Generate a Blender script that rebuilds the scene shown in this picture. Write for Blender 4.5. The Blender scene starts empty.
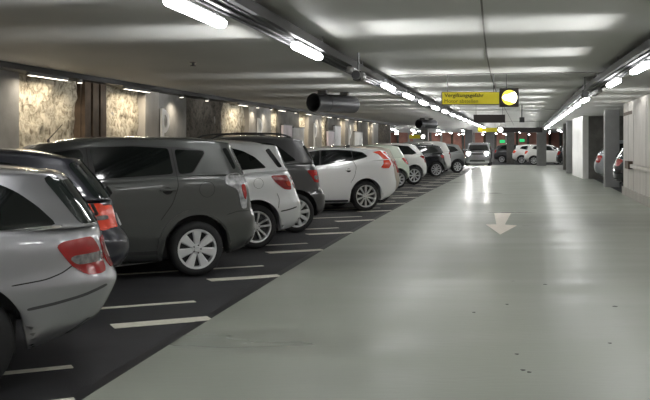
import bpy, bmesh, math, random
import numpy as np
from mathutils import Vector, Matrix, noise
from mathutils.bvhtree import BVHTree
from mathutils.geometry import delaunay_2d_cdt

scene = bpy.context.scene
COL = scene.collection
R = math.radians
random.seed(7)

# ------------------------------------------------------------------ camera, world, exposure
cam_data = bpy.data.cameras.new('camera')
cam_data.sensor_width = 36.0
cam_data.lens = 36.0 * 920 / 650
cam_data.shift_y = -56 / 650
cam_data.clip_end = 300
camera = bpy.data.objects.new('camera', cam_data)
camera.location = (0, 0, 1.52)
camera.rotation_euler = (R(90), 0, 0)
COL.objects.link(camera)
scene.camera = camera

world = bpy.data.worlds.new('world')
world.use_nodes = True
world.node_tree.nodes['Background'].inputs[0].default_value = (0.8, 0.85, 0.9, 1)
world.node_tree.nodes['Background'].inputs[1].default_value = 0.01
scene.world = world
scene.view_settings.view_transform = 'Standard'
scene.view_settings.look = 'None'
scene.view_settings.exposure = 0.1
scene.view_settings.gamma = 1.0
scene.view_settings.use_curve_mapping = False
LAMP = 31.0          # emission of the ceiling tubes
SIDE = 7.0           # watts thrown sideways by each prismatic lamp cover
SPOT = 24.0          # watts of the small wall spotlights

# ------------------------------------------------------------------ materials
MATS = {}


def mat(name, color=(0.5, 0.5, 0.5), rough=0.5, metal=0.0, coat=0.0, emit=None, estr=0.0, spec=0.5,
        var=0.0, vscale=3.0, bump=0.0, bscale=30.0, stretch=(1, 1, 1), rvar=0.0):
    if name in MATS:
        return MATS[name]
    m = bpy.data.materials.new(name)
    m.use_nodes = True
    nt = m.node_tree
    b = nt.nodes['Principled BSDF']
    b.inputs['Base Color'].default_value = (*color, 1)
    b.inputs['Roughness'].default_value = rough
    b.inputs['Metallic'].default_value = metal
    b.inputs['Coat Weight'].default_value = coat
    b.inputs['Coat Roughness'].default_value = 0.06
    b.inputs['Specular IOR Level'].default_value = spec
    if emit:
        b.inputs['Emission Color'].default_value = (*emit, 1)
        b.inputs['Emission Strength'].default_value = estr
    if var or bump or rvar:
        tc = nt.nodes.new('ShaderNodeTexCoord')
        mp = nt.nodes.new('ShaderNodeMapping')
        mp.inputs['Scale'].default_value = stretch
        nt.links.new(tc.outputs['Object'], mp.inputs[0])
    if var or rvar:
        n = nt.nodes.new('ShaderNodeTexNoise')
        n.inputs['Scale'].default_value = vscale
        n.inputs['Detail'].default_value = 6
        nt.links.new(mp.outputs[0], n.inputs['Vector'])
    if var:
        r = nt.nodes.new('ShaderNodeValToRGB')
        r.color_ramp.elements[0].position = 0.3
        r.color_ramp.elements[1].position = 0.7
        r.color_ramp.elements[0].color = (*[c * (1 - var) for c in color], 1)
        r.color_ramp.elements[1].color = (*[min(1, c * (1 + var)) for c in color], 1)
        nt.links.new(n.outputs['Fac'], r.inputs[0])
        nt.links.new(r.outputs[0], b.inputs['Base Color'])
    if rvar:
        mr = nt.nodes.new('ShaderNodeMapRange')
        mr.inputs['From Min'].default_value = 0.3
        mr.inputs['From Max'].default_value = 0.7
        mr.inputs['To Min'].default_value = rough - rvar
        mr.inputs['To Max'].default_value = rough + rvar
        nt.links.new(n.outputs['Fac'], mr.inputs[0])
        nt.links.new(mr.outputs[0], b.inputs['Roughness'])
    if bump:
        n2 = nt.nodes.new('ShaderNodeTexNoise')
        n2.inputs['Scale'].default_value = bscale
        n2.inputs['Detail'].default_value = 4
        nt.links.new(mp.outputs[0], n2.inputs['Vector'])
        bp = nt.nodes.new('ShaderNodeBump')
        bp.inputs['Strength'].default_value = bump
        bp.inputs['Distance'].default_value = 0.02
        nt.links.new(n2.outputs['Fac'], bp.inputs['Height'])
        nt.links.new(bp.outputs[0], b.inputs['Normal'])
    MATS[name] = m
    return m


def shotcrete(name, c0, c1):
    m = bpy.data.materials.new(name)
    m.use_nodes = True
    nt = m.node_tree
    b = nt.nodes['Principled BSDF']
    b.inputs['Roughness'].default_value = 0.9
    tc = nt.nodes.new('ShaderNodeTexCoord')
    n = nt.nodes.new('ShaderNodeTexNoise')
    n.inputs['Scale'].default_value = 8.5
    n.inputs['Detail'].default_value = 9
    n.inputs['Roughness'].default_value = 0.72
    n.inputs['Distortion'].default_value = 0.6
    nt.links.new(tc.outputs['Object'], n.inputs['Vector'])
    r = nt.nodes.new('ShaderNodeValToRGB')
    r.color_ramp.elements[0].position = 0.36
    r.color_ramp.elements[1].position = 0.56
    r.color_ramp.elements[0].color = (*c0, 1)
    r.color_ramp.elements[1].color = (*c1, 1)
    nt.links.new(n.outputs['Fac'], r.inputs[0])
    nt.links.new(r.outputs[0], b.inputs['Base Color'])
    bp = nt.nodes.new('ShaderNodeBump')
    bp.inputs['Strength'].default_value = 0.9
    bp.inputs['Distance'].default_value = 0.05
    nt.links.new(n.outputs['Fac'], bp.inputs['Height'])
    nt.links.new(bp.outputs[0], b.inputs['Normal'])
    return m


M_LANE = mat('lane_epoxy', (0.31, 0.332, 0.285), 0.36, spec=0.4, var=0.10, vscale=0.55, bump=0.10, bscale=9.0, stretch=(0.6, 2.2, 1), rvar=0.10)
M_ASPH = mat('asphalt', (0.026, 0.026, 0.029), 0.62, var=0.35, vscale=1.6, bump=0.35, bscale=120)
M_EDGE = mat('edge_sealant', (0.012, 0.012, 0.013), 0.5)
M_PAINT = mat('road_paint', (0.74, 0.72, 0.62), 0.6, var=0.10, vscale=14)
M_ARROW = mat('arrow_paint', (0.95, 0.88, 0.80), 0.7, var=0.05, vscale=10)
M_CEIL = mat('ceiling_concrete', (0.52, 0.52, 0.50), 0.6, var=0.05, vscale=0.6, bump=0.04, bscale=4)
M_CONC = mat('smooth_concrete', (0.36, 0.34, 0.31), 0.8, var=0.12, vscale=3, bump=0.12, bscale=30, stretch=(1, 1, 0.35))
M_GREYC = mat('grey_concrete', (0.25, 0.245, 0.235), 0.8, var=0.12, vscale=4, bump=0.15, bscale=30)
M_DARKC = mat('dark_concrete', (0.13, 0.125, 0.115), 0.85, var=0.22, vscale=3.5, bump=0.4, bscale=14)
M_PILLAR = mat('pillar_concrete', (0.30, 0.30, 0.30), 0.75, var=0.08, vscale=3, bump=0.1, bscale=20)
M_WHITEW = mat('white_wall_paint', (0.47, 0.44, 0.405), 0.6, var=0.10, vscale=2.5, bump=0.08, bscale=10, stretch=(1, 1, 0.5))
M_BROWN = mat('brown_steel', (0.075, 0.05, 0.032), 0.7, var=0.35, vscale=5)
M_BACKW = mat('red_brown_cladding', (0.46, 0.22, 0.17), 0.7, var=0.25, vscale=1.2)
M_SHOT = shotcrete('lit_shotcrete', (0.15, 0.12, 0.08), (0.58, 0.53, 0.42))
M_SHOTD = shotcrete('unlit_shotcrete', (0.035, 0.03, 0.025), (0.13, 0.115, 0.095))  # same shotcrete, shade of the unlit bays put into its colour
M_TRAY = mat('galvanised_tray', (0.20, 0.20, 0.205), 0.55, metal=0.5, var=0.15, vscale=2)
M_BLACK = mat('black_paint', (0.02, 0.02, 0.021), 0.5)
M_DKGREY = mat('dark_grey_metal', (0.07, 0.07, 0.075), 0.4, metal=0.3)
M_CABLE = mat('cable_sheath', (0.05, 0.05, 0.055), 0.6)
M_HOUS = mat('lamp_housing', (0.45, 0.45, 0.46), 0.5)
M_TUBE = mat('lit_diffuser', (0.9, 0.9, 0.9), 0.4, emit=(0.985, 0.99, 0.98), estr=LAMP)
M_TUBEOFF = mat('unlit_diffuser', (0.5, 0.5, 0.5), 0.25)
M_SPOTL = mat('spot_lens', (0.9, 0.9, 0.9), 0.4, emit=(1.0, 0.9, 0.75), estr=3.5)
M_YEL = mat('sign_yellow', (0.74, 0.63, 0.03), 0.45, emit=(0.85, 0.72, 0.03), estr=0.10)
M_YELLIT = mat('sign_yellow_lit', (0.8, 0.7, 0.05), 0.4, emit=(1.0, 0.86, 0.10), estr=1.0)
M_WHTLIT = mat('sign_white_lit', (0.9, 0.9, 0.9), 0.4, emit=(1.0, 0.99, 0.93), estr=6.0)
M_SIGNDK = mat('sign_case', (0.028, 0.02, 0.02), 0.5)
M_TXT = mat('sign_text_black', (0.05, 0.04, 0.01), 0.5)
M_TXT2 = mat('sign_text_olive', (0.22, 0.17, 0.01), 0.5)
M_GREEN = mat('exit_green', (0.02, 0.5, 0.15), 0.4, emit=(0.05, 0.8, 0.25), estr=0.7)
M_LETTER = mat('white_letter', (0.80, 0.80, 0.80), 0.45)
M_TYRE = mat('tyre_rubber', (0.014, 0.014, 0.015), 0.75, bump=0.1, bscale=60)
M_RIM = mat('alloy_silver', (0.72, 0.72, 0.73), 0.32, metal=0.75)
M_RIMCAP = mat('hubcap_silver', (0.66, 0.67, 0.68), 0.4, metal=0.35)
M_RIMDK = mat('brake_dark', (0.02, 0.02, 0.021), 0.6)
M_GLASS = mat('tinted_glass', (0.008, 0.010, 0.0095), 0.04, spec=0.5)
M_GLASSG = mat('greenish_glass', (0.016, 0.021, 0.02), 0.05, spec=0.5)
M_RED = mat('red_lens', (0.30, 0.008, 0.008), 0.2, coat=0.3)
M_REDOR = mat('orange_red_lens', (0.70, 0.05, 0.015), 0.2, coat=0.3)
M_CLEAR = mat('clear_lens', (0.30, 0.30, 0.31), 0.12, coat=0.8, var=0.5, vscale=14)
M_SMOKE = mat('smoked_lens', (0.16, 0.15, 0.15), 0.15, coat=1.0, var=0.5, vscale=30)
M_TRIM = mat('black_plastic', (0.018, 0.018, 0.019), 0.55)
M_SEAM = mat('panel_gap', (0.006, 0.006, 0.006), 0.8)
M_CHROME = mat('chrome', (0.8, 0.8, 0.8), 0.12, metal=1.0)
M_PLATE = mat('number_plate', (0.75, 0.75, 0.75), 0.4)
M_HEAD = mat('lit_headlamp', (0.9, 0.9, 0.9), 0.3, emit=(1.0, 0.98, 0.95), estr=500)
M_HEADOFF = mat('headlamp_glass', (0.5, 0.5, 0.5), 0.1, coat=1.0)


def paint(name, c, metal=0.55, rough=0.34):
    return mat(name, c, rough, metal=metal, coat=1.0)


# ------------------------------------------------------------------ helpers
def link(name, me, m=None, parent=None, smooth=None):
    o = bpy.data.objects.new(name, me)
    COL.objects.link(o)
    if m is not None:
        if isinstance(m, (list, tuple)):
            for q in m:
                me.materials.append(q)
        else:
            me.materials.append(m)
    if parent is not None:
        o.parent = parent
    return o


def obj(name, bm, m=None, parent=None, smooth=False, angle=40):
    bmesh.ops.recalc_face_normals(bm, faces=bm.faces[:])
    me = bpy.data.meshes.new(name)
    bm.to_mesh(me)
    bm.free()
    if smooth:
        for p in me.polygons:
            p.use_smooth = True
        try:
            me.set_sharp_from_angle(angle=R(angle))
        except Exception:
            pass
    return link(name, me, m, parent)


def tag(o, label, cat, group=None):
    o['label'] = label
    o['category'] = cat
    if group:
        o['group'] = group
    return o


def thing(name, label, cat, loc=(0, 0, 0), rz=0.0, group=None):
    o = bpy.data.objects.new(name, None)
    o.empty_display_size = 0.2
    COL.objects.link(o)
    o.location = loc
    o.rotation_euler = (0, 0, rz)
    return tag(o, label, cat, group)


def struct(o):
    o['kind'] = 'structure'
    return o


def box(bm, c, s, rz=0.0):
    mtx = Matrix.Translation(c) @ Matrix.Rotation(rz, 4, 'Z') @ Matrix.Diagonal((s[0], s[1], s[2], 1))
    return bmesh.ops.create_cube(bm, size=1.0, matrix=mtx)['verts']


def bevel(bm, w=0.01, seg=2):
    bmesh.ops.bevel(bm, geom=bm.edges[:], offset=w, segments=seg, affect='EDGES', profile=0.6)


def cyl(bm, a, b, r, r2=None, seg=16, caps=True):
    a = Vector(a); b = Vector(b); d = b - a
    q = d.to_track_quat('Z', 'Y').to_matrix().to_4x4()
    bmesh.ops.create_cone(bm, cap_ends=caps, segments=seg, radius1=r, radius2=r if r2 is None else r2,
                          depth=d.length, matrix=Matrix.Translation((a + b) / 2) @ q)


def tube(bm, pts, r, seg=8):
    for p, q in zip(pts[:-1], pts[1:]):
        cyl(bm, p, q, r, seg=seg)


def lathe(bm, prof, seg=40, axis='Y', a0=0.0, a1=2 * math.pi):
    """prof: list of (radius, along-axis). axis Y."""
    full = abs(a1 - a0 - 2 * math.pi) < 1e-6
    n = seg if full else seg + 1
    rows = []
    for (r, h) in prof:
        row = []
        for i in range(n):
            a = a0 + (a1 - a0) * i / seg
            row.append(bm.verts.new((r * math.cos(a), h, r * math.sin(a))))
        rows.append(row)
    for j in range(len(rows) - 1):
        for i in range(seg):
            k = (i + 1) % n
            bm.faces.new((rows[j][i], rows[j][k], rows[j + 1][k], rows[j + 1][i]))


def prism(bm, pts, z0, z1):
    lo = [bm.verts.new((x, y, z0)) for x, y in pts]
    hi = [bm.verts.new((x, y, z1)) for x, y in pts]
    n = len(pts)
    bm.faces.new(hi)
    bm.faces.new(lo[::-1])
    for i in range(n):
        bm.faces.new((lo[i], lo[(i + 1) % n], hi[(i + 1) % n], hi[i]))


ORD = ['first', 'second', 'third', 'fourth', 'fifth', 'sixth', 'seventh', 'eighth', 'ninth', 'tenth', 'eleventh',
       'twelfth', 'thirteenth', 'fourteenth', 'fifteenth', 'sixteenth', 'seventeenth', 'eighteenth', 'nineteenth',
       'twentieth', 'twenty-first', 'twenty-second', 'twenty-third', 'twenty-fourth', 'twenty-fifth', 'twenty-sixth',
       'twenty-seventh', 'twenty-eighth', 'twenty-ninth', 'thirtieth']


def ORDINAL(i):
    if i < len(ORD):
        return ORD[i]
    return 'thirty-' + ORD[i - 30] if i < 39 else 'fortieth'


# the garage bends gently to the right: X of the left lane edge and its direction at distance Y
def lane_x(Y):
    if Y <= 0:
        return -2.3635 + 0.164 * Y
    if Y <= 25:
        return -1.437 + 0.164 * (Y - 5.46) + 0.00105 * (Y * Y - 29.8)
    return 2.3926 + 0.2165 * (Y - 25)


def lane_m(Y):
    return 0.164 if Y <= 0 else (0.164 + 0.0021 * Y if Y <= 25 else 0.2165)


def P(Y, u, z=0.0):
    m = lane_m(Y)
    k = 1 / math.hypot(1, m)
    return Vector((lane_x(Y) + u * k, Y - u * m * k, z))


def lane_rz(Y):
    return -math.atan(lane_m(Y))      # rotation that turns +Y into the lane direction


def sweep(bm, y0, y1, sec, step=1.0, close=True):
    """sec: list of (u,z); swept along the lane."""
    n = max(1, int(math.ceil((y1 - y0) / step)))
    rows = []
    for i in range(n + 1):
        Y = y0 + (y1 - y0) * i / n
        rows.append([bm.verts.new(P(Y, u, z)) for u, z in sec])
    k = len(sec)
    for a, b in zip(rows[:-1], rows[1:]):
        for i in range(k if close else k - 1):
            j = (i + 1) % k
            bm.faces.new((a[i], a[j], b[j], b[i]))
    if close and k > 2:
        bm.faces.new(rows[0])
        bm.faces.new(rows[-1][::-1])


def rect(u0, u1, z0, z1):
    return [(u0, z0), (u1, z0), (u1, z1), (u0, z1)]


H = 2.73           # ceiling height
HT = 2.65          # top of the hung cable trays
UW = -4.95         # left wall
UR = 5.9           # right wall

# ------------------------------------------------------------------ setting: floor
bm = bmesh.new()
prism(bm, [(-30, -9), (45, -9), (45, 100), (-30, 100)], -0.2, 0.0)
floor = struct(obj('floor', bm, M_ASPH))
bm = bmesh.new()
sweep(bm, -8.5, 64, rect(0, UR, -0.02, 0.006), 1.0)
obj('lane_surface', bm, M_LANE, floor)
bm = bmesh.new()
prism(bm, [(9.0, 62), (19, 60), (22, 66.5), (8.0, 66.5)], -0.02, 0.0045)
obj('lane_surface', bm, M_LANE, floor)
bm = bmesh.new()
sweep(bm, -8.5, 64, rect(-0.10, 0.0, -0.02, 0.003), 1.0)
obj('lane_edge', bm, M_EDGE, floor)

LINE = math.atan2(1975, 920)                      # heading of the stalls from +Y


def stall_line(p, length, width, name):
    d = Vector((math.sin(LINE), math.cos(LINE)))
    n = Vector((math.cos(LINE), -math.sin(LINE)))
    p = Vector(p)
    a = p + n * width / 2; b = p - n * width / 2
    bm = bmesh.new()
    q = [a, b, b - d * length, a - d * length]
    prism(bm, [(v.x, v.y) for v in q], -0.01, 0.004)
    obj(name, bm, M_PAINT, floor)


Yk = 5.42
while Yk < 60:
    p = P(Yk, 0)
    stall_line((p.x - 0.02, p.y), 0.85, 0.19, 'stall_mark')
    d = Vector((math.sin(LINE), math.cos(LINE), 0))
    q = P(Yk + 1.08, 0) - d * 0.52
    stall_line((q.x, q.y), 3.6, 0.085, 'stall_line')
    Yk += 2.6


def G(px, py, z=0.0):
    Y = (1.52 - z) * 920 / (py - 144)
    return ((px - 325) / 920 * Y, Y)


bm = bmesh.new()
prism(bm, [(2.925, 15.37), (3.555, 17.06), (3.375, 17.27), (4.07, 20.12), (3.70, 20.12), (3.22, 17.29), (3.02, 17.27)], -0.01, 0.010)
obj('direction_arrow', bm, M_ARROW, floor)['label'] = 'white arrow painted on the lane, pointing at the viewer'
for k, (px, py, r) in enumerate([(517, 355, .020), (523, 371, .022), (529, 373, .020), (545, 285, .03), (615, 307, .03), (474, 313, .02), (610, 344, .02), (507, 305, .02)]):
    gx, gy = G(px, py); r *= .55
    bm = bmesh.new()
    pts = [(gx + r * (1 + .3 * math.sin(3 * a + k)) * math.cos(a) * 1.3, gy + r * 1.6 * math.sin(a)) for a in [i * math.pi / 5 for i in range(10)]]
    prism(bm, pts, 0.0, 0.0075)
    obj('oil_spot', bm, M_EDGE, floor)

# ------------------------------------------------------------------ setting: ceiling
bm = bmesh.new()
prism(bm, [(-30, -9), (45, -9), (45, 100), (-30, 100)], H, H + 0.25)
ceiling = struct(obj('ceiling', bm, M_CEIL))
bm = bmesh.new()
sweep(bm, -8, 60, rect(2.30, 2.318, H - 0.004, H + 0.01), 2)
obj('ceiling_joint', bm, M_DARKC, ceiling)
for Yj in (16.2, 33, 49.5):
    bm = bmesh.new()
    a = P(Yj, 0.6); b = P(Yj, 4.4)
    box(bm, ((a.x + b.x) / 2, (a.y + b.y) / 2, H - 0.008), ((b - a).length, 0.02, 0.016), math.atan2((b - a).y, (b - a).x))
    obj('ceiling_bar', bm, M_GREYC, ceiling)

# ------------------------------------------------------------------ setting: left wall with its bays
bm = bmesh.new()
sweep(bm, -8.5, 55.5, rect(UW - 0.5, UW - 0.12, 0, H), 1.5)
wall_left = struct(obj('wall_left', bm, M_GREYC))


def slab(y0, y1, depth, m, name, z0=0.0, z1=None):
    bm = bmesh.new()
    sweep(bm, y0, y1, rect(UW - 0.15, UW + depth, z0, H if z1 is None else z1), 1.5)
    return obj(name, bm, m, wall_left)


def rough(y0, y1, m, amp=0.07, seed=0):
    bm = bmesh.new()
    nx = max(4, int((y1 - y0) / 0.05)); nz = 50
    rows = []
    for i in range(nx + 1):
        Y = y0 + (y1 - y0) * i / nx
        row = []
        for j in range(nz + 1):
            z = H * j / nz
            v = Vector((Y * 1.7, seed, z * 1.7))
            dd = amp * (noise.noise(v) + 0.5 * noise.noise(v * 2.3) + 0.35 * noise.noise(v * 5.1))
            row.append(bm.verts.new(P(Y, UW - 0.06 + dd, z)))
        rows.append(row)
    for a, b in zip(rows[:-1], rows[1:]):
        for j in range(nz):
            bm.faces.new((a[j], a[j + 1], b[j + 1], b[j]))
    o = obj('rough_concrete_panel', bm, m, wall_left, smooth=True, angle=80)
    return o


def brown_column(y0, y1):
    bm = bmesh.new()
    n = 3
    w = (y1 - y0) / n
    for i in range(n):
        sweep(bm, y0 + i * w + 0.04, y0 + (i + 1) * w - 0.04, rect(UW - 0.1, UW + 0.10, 0, H), 1)
    sweep(bm, y0, y1, rect(UW - 0.12, UW + 0.03, 0, H), 1)
    return obj('steel_pile', bm, M_BROWN, wall_left)


# y of each "P" panel start, period about 7.4 m
PY = [4.25, 11.65, 19.05, 26.4, 33.75, 40.7, 47.9]
slab(-8.5, 4.25, 0.0, M_GREYC, 'wall_panel')
for i, y0 in enumerate(PY):
    nxt = PY[i + 1] if i + 1 < len(PY) else 55.5
    slab(y0 - 0.75, y0, 0.10, M_CONC, 'pilaster')
    slab(y0, y0 + 1.85, 0.02, M_GREYC, 'wall_panel')
    a, b = y0 + 1.85, nxt - 0.75
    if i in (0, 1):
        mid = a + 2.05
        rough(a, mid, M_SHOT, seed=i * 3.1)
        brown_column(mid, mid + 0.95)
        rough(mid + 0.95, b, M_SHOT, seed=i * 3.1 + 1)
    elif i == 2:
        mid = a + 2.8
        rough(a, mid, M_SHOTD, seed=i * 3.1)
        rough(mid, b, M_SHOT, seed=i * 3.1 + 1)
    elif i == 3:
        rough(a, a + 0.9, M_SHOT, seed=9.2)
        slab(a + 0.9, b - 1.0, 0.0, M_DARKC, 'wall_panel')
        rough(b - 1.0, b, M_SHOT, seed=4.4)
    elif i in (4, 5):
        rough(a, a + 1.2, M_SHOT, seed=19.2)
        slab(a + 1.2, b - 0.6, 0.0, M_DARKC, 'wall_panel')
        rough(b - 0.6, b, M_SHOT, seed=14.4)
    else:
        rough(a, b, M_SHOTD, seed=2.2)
bm = bmesh.new()
sweep(bm, -8.5, 55.5, [(UW - 0.15, H - 0.09), (UW + 0.33, H - 0.09), (UW + 0.33, H - 0.002), (UW - 0.15, H - 0.002)], 1.5)
rail = struct(obj('trim_1', bm, M_BLACK))

# rest of the shell
bm = bmesh.new(); box(bm, (7, -8.8, H / 2), (80, 0.4, H)); struct(obj('wall_near', bm, M_GREYC))
bm = bmesh.new(); box(bm, (7, 98, H / 2), (80, 0.4, H)); wall_far = struct(obj('wall_far', bm, M_BACKW))
for i in range(26):
    x = 2 + i * 1.15
    bm = bmesh.new()
    box(bm, (x, 97.7, H / 2), (0.22, 0.2, H))
    obj('cladding_post', bm, [M_CONC, M_BROWN, M_DARKC][i % 3], wall_far)
bm = bmesh.new()
a = P(55.5, UW - 0.3); prism(bm, [(a.x, a.y), (a.x - 0.3, a.y), (-9.5, 72), (-9.2, 72)], 0, H); prism(bm, [(-9.5, 72), (-9.2, 72), (-9.2, 98), (-9.5, 98)], 0, H)
struct(obj('wall_left.001', bm, M_GREYC))
# right wall near the camera
bm = bmesh.new()
sweep(bm, -8.5, 29.2, rect(UR, UR + 0.3, 0, H), 1.5)
wall_right = struct(obj('wall_right', bm, M_WHITEW))
bm = bmesh.new()
sweep(bm, -8.5, 29.18, rect(UR - 0.05, UR + 0.02, 0, 0.24), 1.5)
struct(obj('baseboard_right', bm, M_CONC))
for y0, z0 in ((27.5, 2.22),):
    bm = bmesh.new()
    sweep(bm, 27.0, 29.18, rect(UR - 0.006, UR + 0.02, 2.36, 2.46), 1)
    obj('wall_groove', bm, M_BROWN, wall_right)
for yj in (26.6, 27.9, 24.0, 20.0):
    bm = bmesh.new()
    sweep(bm, yj, yj + 0.03, rect(UR - 0.004, UR + 0.02, 0.24, H), 1)
    obj('wall_joint', bm, M_GREYC, wall_right)
# right parking bays further on
bm = bmesh.new()
prism(bm, [(11.2, 40.0), (12.1, 45.0), (12.45, 45.0), (11.75, 40.0)], 0, H)
struct(obj('wall_right.001', bm, mat('lamplit_white_paint', (0.88, 0.87, 0.85), 0.5, var=0.05, vscale=2)))  # brightness from the neighbouring lamps put into this paler colour
bm = bmesh.new()
prism(bm, [(11.5, 40.02), (11.45, 39.98), (22, 37.6), (22, 38.0), (11.6, 40.3)], 0, H)
struct(obj('wall_bay', bm, M_DARKC))
bm = bmesh.new(); prism(bm, [(15.2, 20), (15.5, 20), (22.3, 38), (22, 38)], 0, H); struct(obj('wall_bay.001', bm, M_DARKC))
bm = bmesh.new(); prism(bm, [(9.28, 27.95), (9.35, 27.7), (14.9, 20), (15.2, 20)], 0, H)
struct(obj('wall_bay.002', bm, M_DARKC))
bm = bmesh.new(); prism(bm, [(22, 38), (22.3, 38), (28, 98), (27.7, 98)], 0, H); struct(obj('wall_right.002', bm, M_DARKC))

# pillars
for x, y, sx, sy, lab in [
        (10.12, 32.5, 0.50, 0.5, 'square grey pillar beside the end of the right-hand wall'),
        (14.25, 54.2, 0.42, 0.9, 'dark pillar just beyond the bright white wall end on the right'),
        (12.75, 47.6, 0.5, 0.5, 'pale slim pillar right behind the bright white wall end'),
        (15.15, 64.4, 0.66, 0.6, 'grey pillar standing in front of the white car with red-lit tail'),
        (14.5, 71.9, 0.6, 0.5, 'dark grey pillar between the two pale cars at the far end'),
        (14.35, 80, 0.70, 0.7, 'grey pillar just right of the car with lit headlamps'),
        (12.35, 79, 0.62, 0.62, 'grey pillar directly behind the car with lit headlamps'),
        (6.6, 61, 0.5, 0.5, 'grey pillar far back beyond the end of the left wall'),
        (8.0, 80, 0.6, 0.6, 'grey pillar far back behind the parked silver car of the left row')]:
    bm = bmesh.new()
    box(bm, (0, 0, H / 2), (sx, sy, H))
    bevel(bm, 0.02, 2)
    o = obj('pillar', bm, M_PILLAR if 'dark' not in lab else M_DARKC)
    o.location = (x, y, 0)
    o.rotation_euler.z = lane_rz(y)
    tag(o, lab, 'pillar', 'concrete pillars')

# handrail piece on the right wall
t = thing('wall_rail', 'pale horizontal rail with dark end bracket on the right wall', 'rail')
bm = bmesh.new(); sweep(bm, 19.5, 26.8, rect(UR - 0.08, UR - 0.02, 0.86, 0.96), 1); obj('rail_bar', bm, M_WHITEW, t)
bm = bmesh.new(); sweep(bm, 26.8, 27.7, rect(UR - 0.12, UR + 0.01, 0.82, 1.04), 1); obj('bracket', bm, M_BROWN, t)

# ------------------------------------------------------------------ cable trays and ceiling lights
def cable_tray(u0, u1, y0, y1, label):
    t = thing('cable_tray', label, 'cable tray')
    bm = bmesh.new()
    sec = [(u0, HT - 0.06), (u1, HT - 0.06), (u1, HT), (u1 - .012, HT), (u1 - .012, HT - 0.05), (u0 + .012, HT - 0.05), (u0 + .012, HT), (u0, HT)]
    sweep(bm, y0, y1, sec, 1.5)
    obj('channel', bm, M_TRAY, t)
    for k in range(3):
        bm = bmesh.new()
        uu = u0 + 0.05 + k * 0.09
        sweep(bm, y0, y1, [(uu + .012 * math.cos(a), HT - 0.072 + .012 * math.sin(a)) for a in [i * math.pi / 3 for i in range(6)]], 1.5)
        obj('cable', bm, M_CABLE, t)
    bm = bmesh.new()
    s = u1 if u0 < 2 else u0
    e = 0.05 if u0 < 2 else -0.05
    sweep(bm, y0, y1, rect(min(s, s + e), max(s, s + e), HT - 0.09, HT - 0.001), 1.5)
    obj('side_rail', bm, M_BLACK, t)
    for q in range(int((y1 - y0) / 3.05)):
        Yq = y0 + 1.2 + q * 3.05
        bm = bmesh.new()
        p = P(Yq, (u0 + u1) / 2)
        box(bm, (p.x, p.y, HT - 0.05), (u1 - u0 + .06, .04, .01), lane_rz(Yq))
        for e in (u0 - .015, u1 + .015):
            p = P(Yq, e)
            cyl(bm, (p.x, p.y, HT - 0.055), (p.x, p.y, H), .006, seg=6)
        obj('hanger_bracket', bm, M_TRAY, t)
    return t


cable_tray(0.22, 0.50, -6, 58, 'long metal cable tray under the ceiling along the left lane edge')
cable_tray(4.10, 4.40, -6, 60, 'long metal cable tray under the ceiling along the right lane side')

ZL = 2.50


def capsule(L, w, h0, h1, seg=6):
    """rounded-end lens, long in Y, centred; from z=h1 (top) bulging down to h0"""
    bm = bmesh.new()
    rings = []
    n = 10
    for f, z in ((1.0, h1), (0.98, h1 - (h1 - h0) * .45), (0.86, h1 - (h1 - h0) * .8), (0.62, h0)):
        r = w / 2 * f
        row = []
        for end in (1, -1):
            for i in range(n + 1):
                a = -math.pi / 2 + math.pi * i / n if end == 1 else math.pi / 2 + math.pi * i / n
                row.append(bm.verts.new((r * math.sin(a) * -1 if False else r * math.cos(a + math.pi / 2), (L / 2 - w / 2) * end + r * math.sin(a + math.pi / 2) , z)))
        rings.append(row)
    # order: end=+1 half circle facing +Y then end=-1
    for a, b in zip(rings[:-1], rings[1:]):
        k = len(a)
        for i in range(k):
            bm.faces.new((a[i], a[(i + 1) % k], b[(i + 1) % k], b[i]))
    bm.faces.new(rings[0]); bm.faces.new(rings[-1])
    return bm


def lamp_meshes():
    bm = capsule(1.30, 0.10, ZL - 0.032, ZL + 0.02)
    bmesh.ops.recalc_face_normals(bm, faces=bm.faces[:])
    me = bpy.data.meshes.new('diffuser'); bm.to_mesh(me); bm.free()
    for p in me.polygons:
        p.use_smooth = True
    bm = bmesh.new()
    box(bm, (0, 0, ZL + 0.036), (0.07, 1.24, 0.03)); bevel(bm, 0.012)
    for s in (-0.45, 0.45):
        box(bm, (0, s, (ZL + 0.05 + HT - .05) / 2), (0.03, 0.05, HT - .05 - ZL - 0.05))
    me2 = bpy.data.meshes.new('housing'); bm.to_mesh(me2); bm.free()
    me2.materials.append(M_HOUS)
    meoff = me.copy(); meoff.materials.append(M_TUBEOFF)
    me.materials.append(M_TUBE)
    return me, me2, meoff


ME_DIFF, ME_HOUS, ME_OFF = lamp_meshes()


SIDE_L = bpy.data.lights.new('side_beam', 'AREA')
SIDE_L.shape = 'RECTANGLE'
SIDE_L.size = 0.05
SIDE_L.size_y = 1.15
SIDE_L.energy = SIDE
SIDE_L.spread = R(30)
SIDE_L.color = (0.985, 0.99, 0.98)
SIDE_W = SIDE_L.copy()
SIDE_W.energy = SIDE * 0.35


def ceiling_light(p, rz, label, group, on=True, sides=True):
    t = thing('ceiling_light', label, 'ceiling light', (p[0], p[1], 0), rz, group)
    link('housing', ME_HOUS, None, t)
    link('diffuser', ME_DIFF if on else ME_OFF, None, t)
    if on and sides:
        for sg in (-1, 1):
            lo = bpy.data.objects.new('side_beam', SIDE_W if (sg > 0 and 'right' in group) else SIDE_L)
            COL.objects.link(lo)
            lo.parent = t
            lo.location = (sg * 0.066, 0, ZL)
            lo.rotation_euler = (0, -sg * R(90 + 9), 0)
    return t


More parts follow.
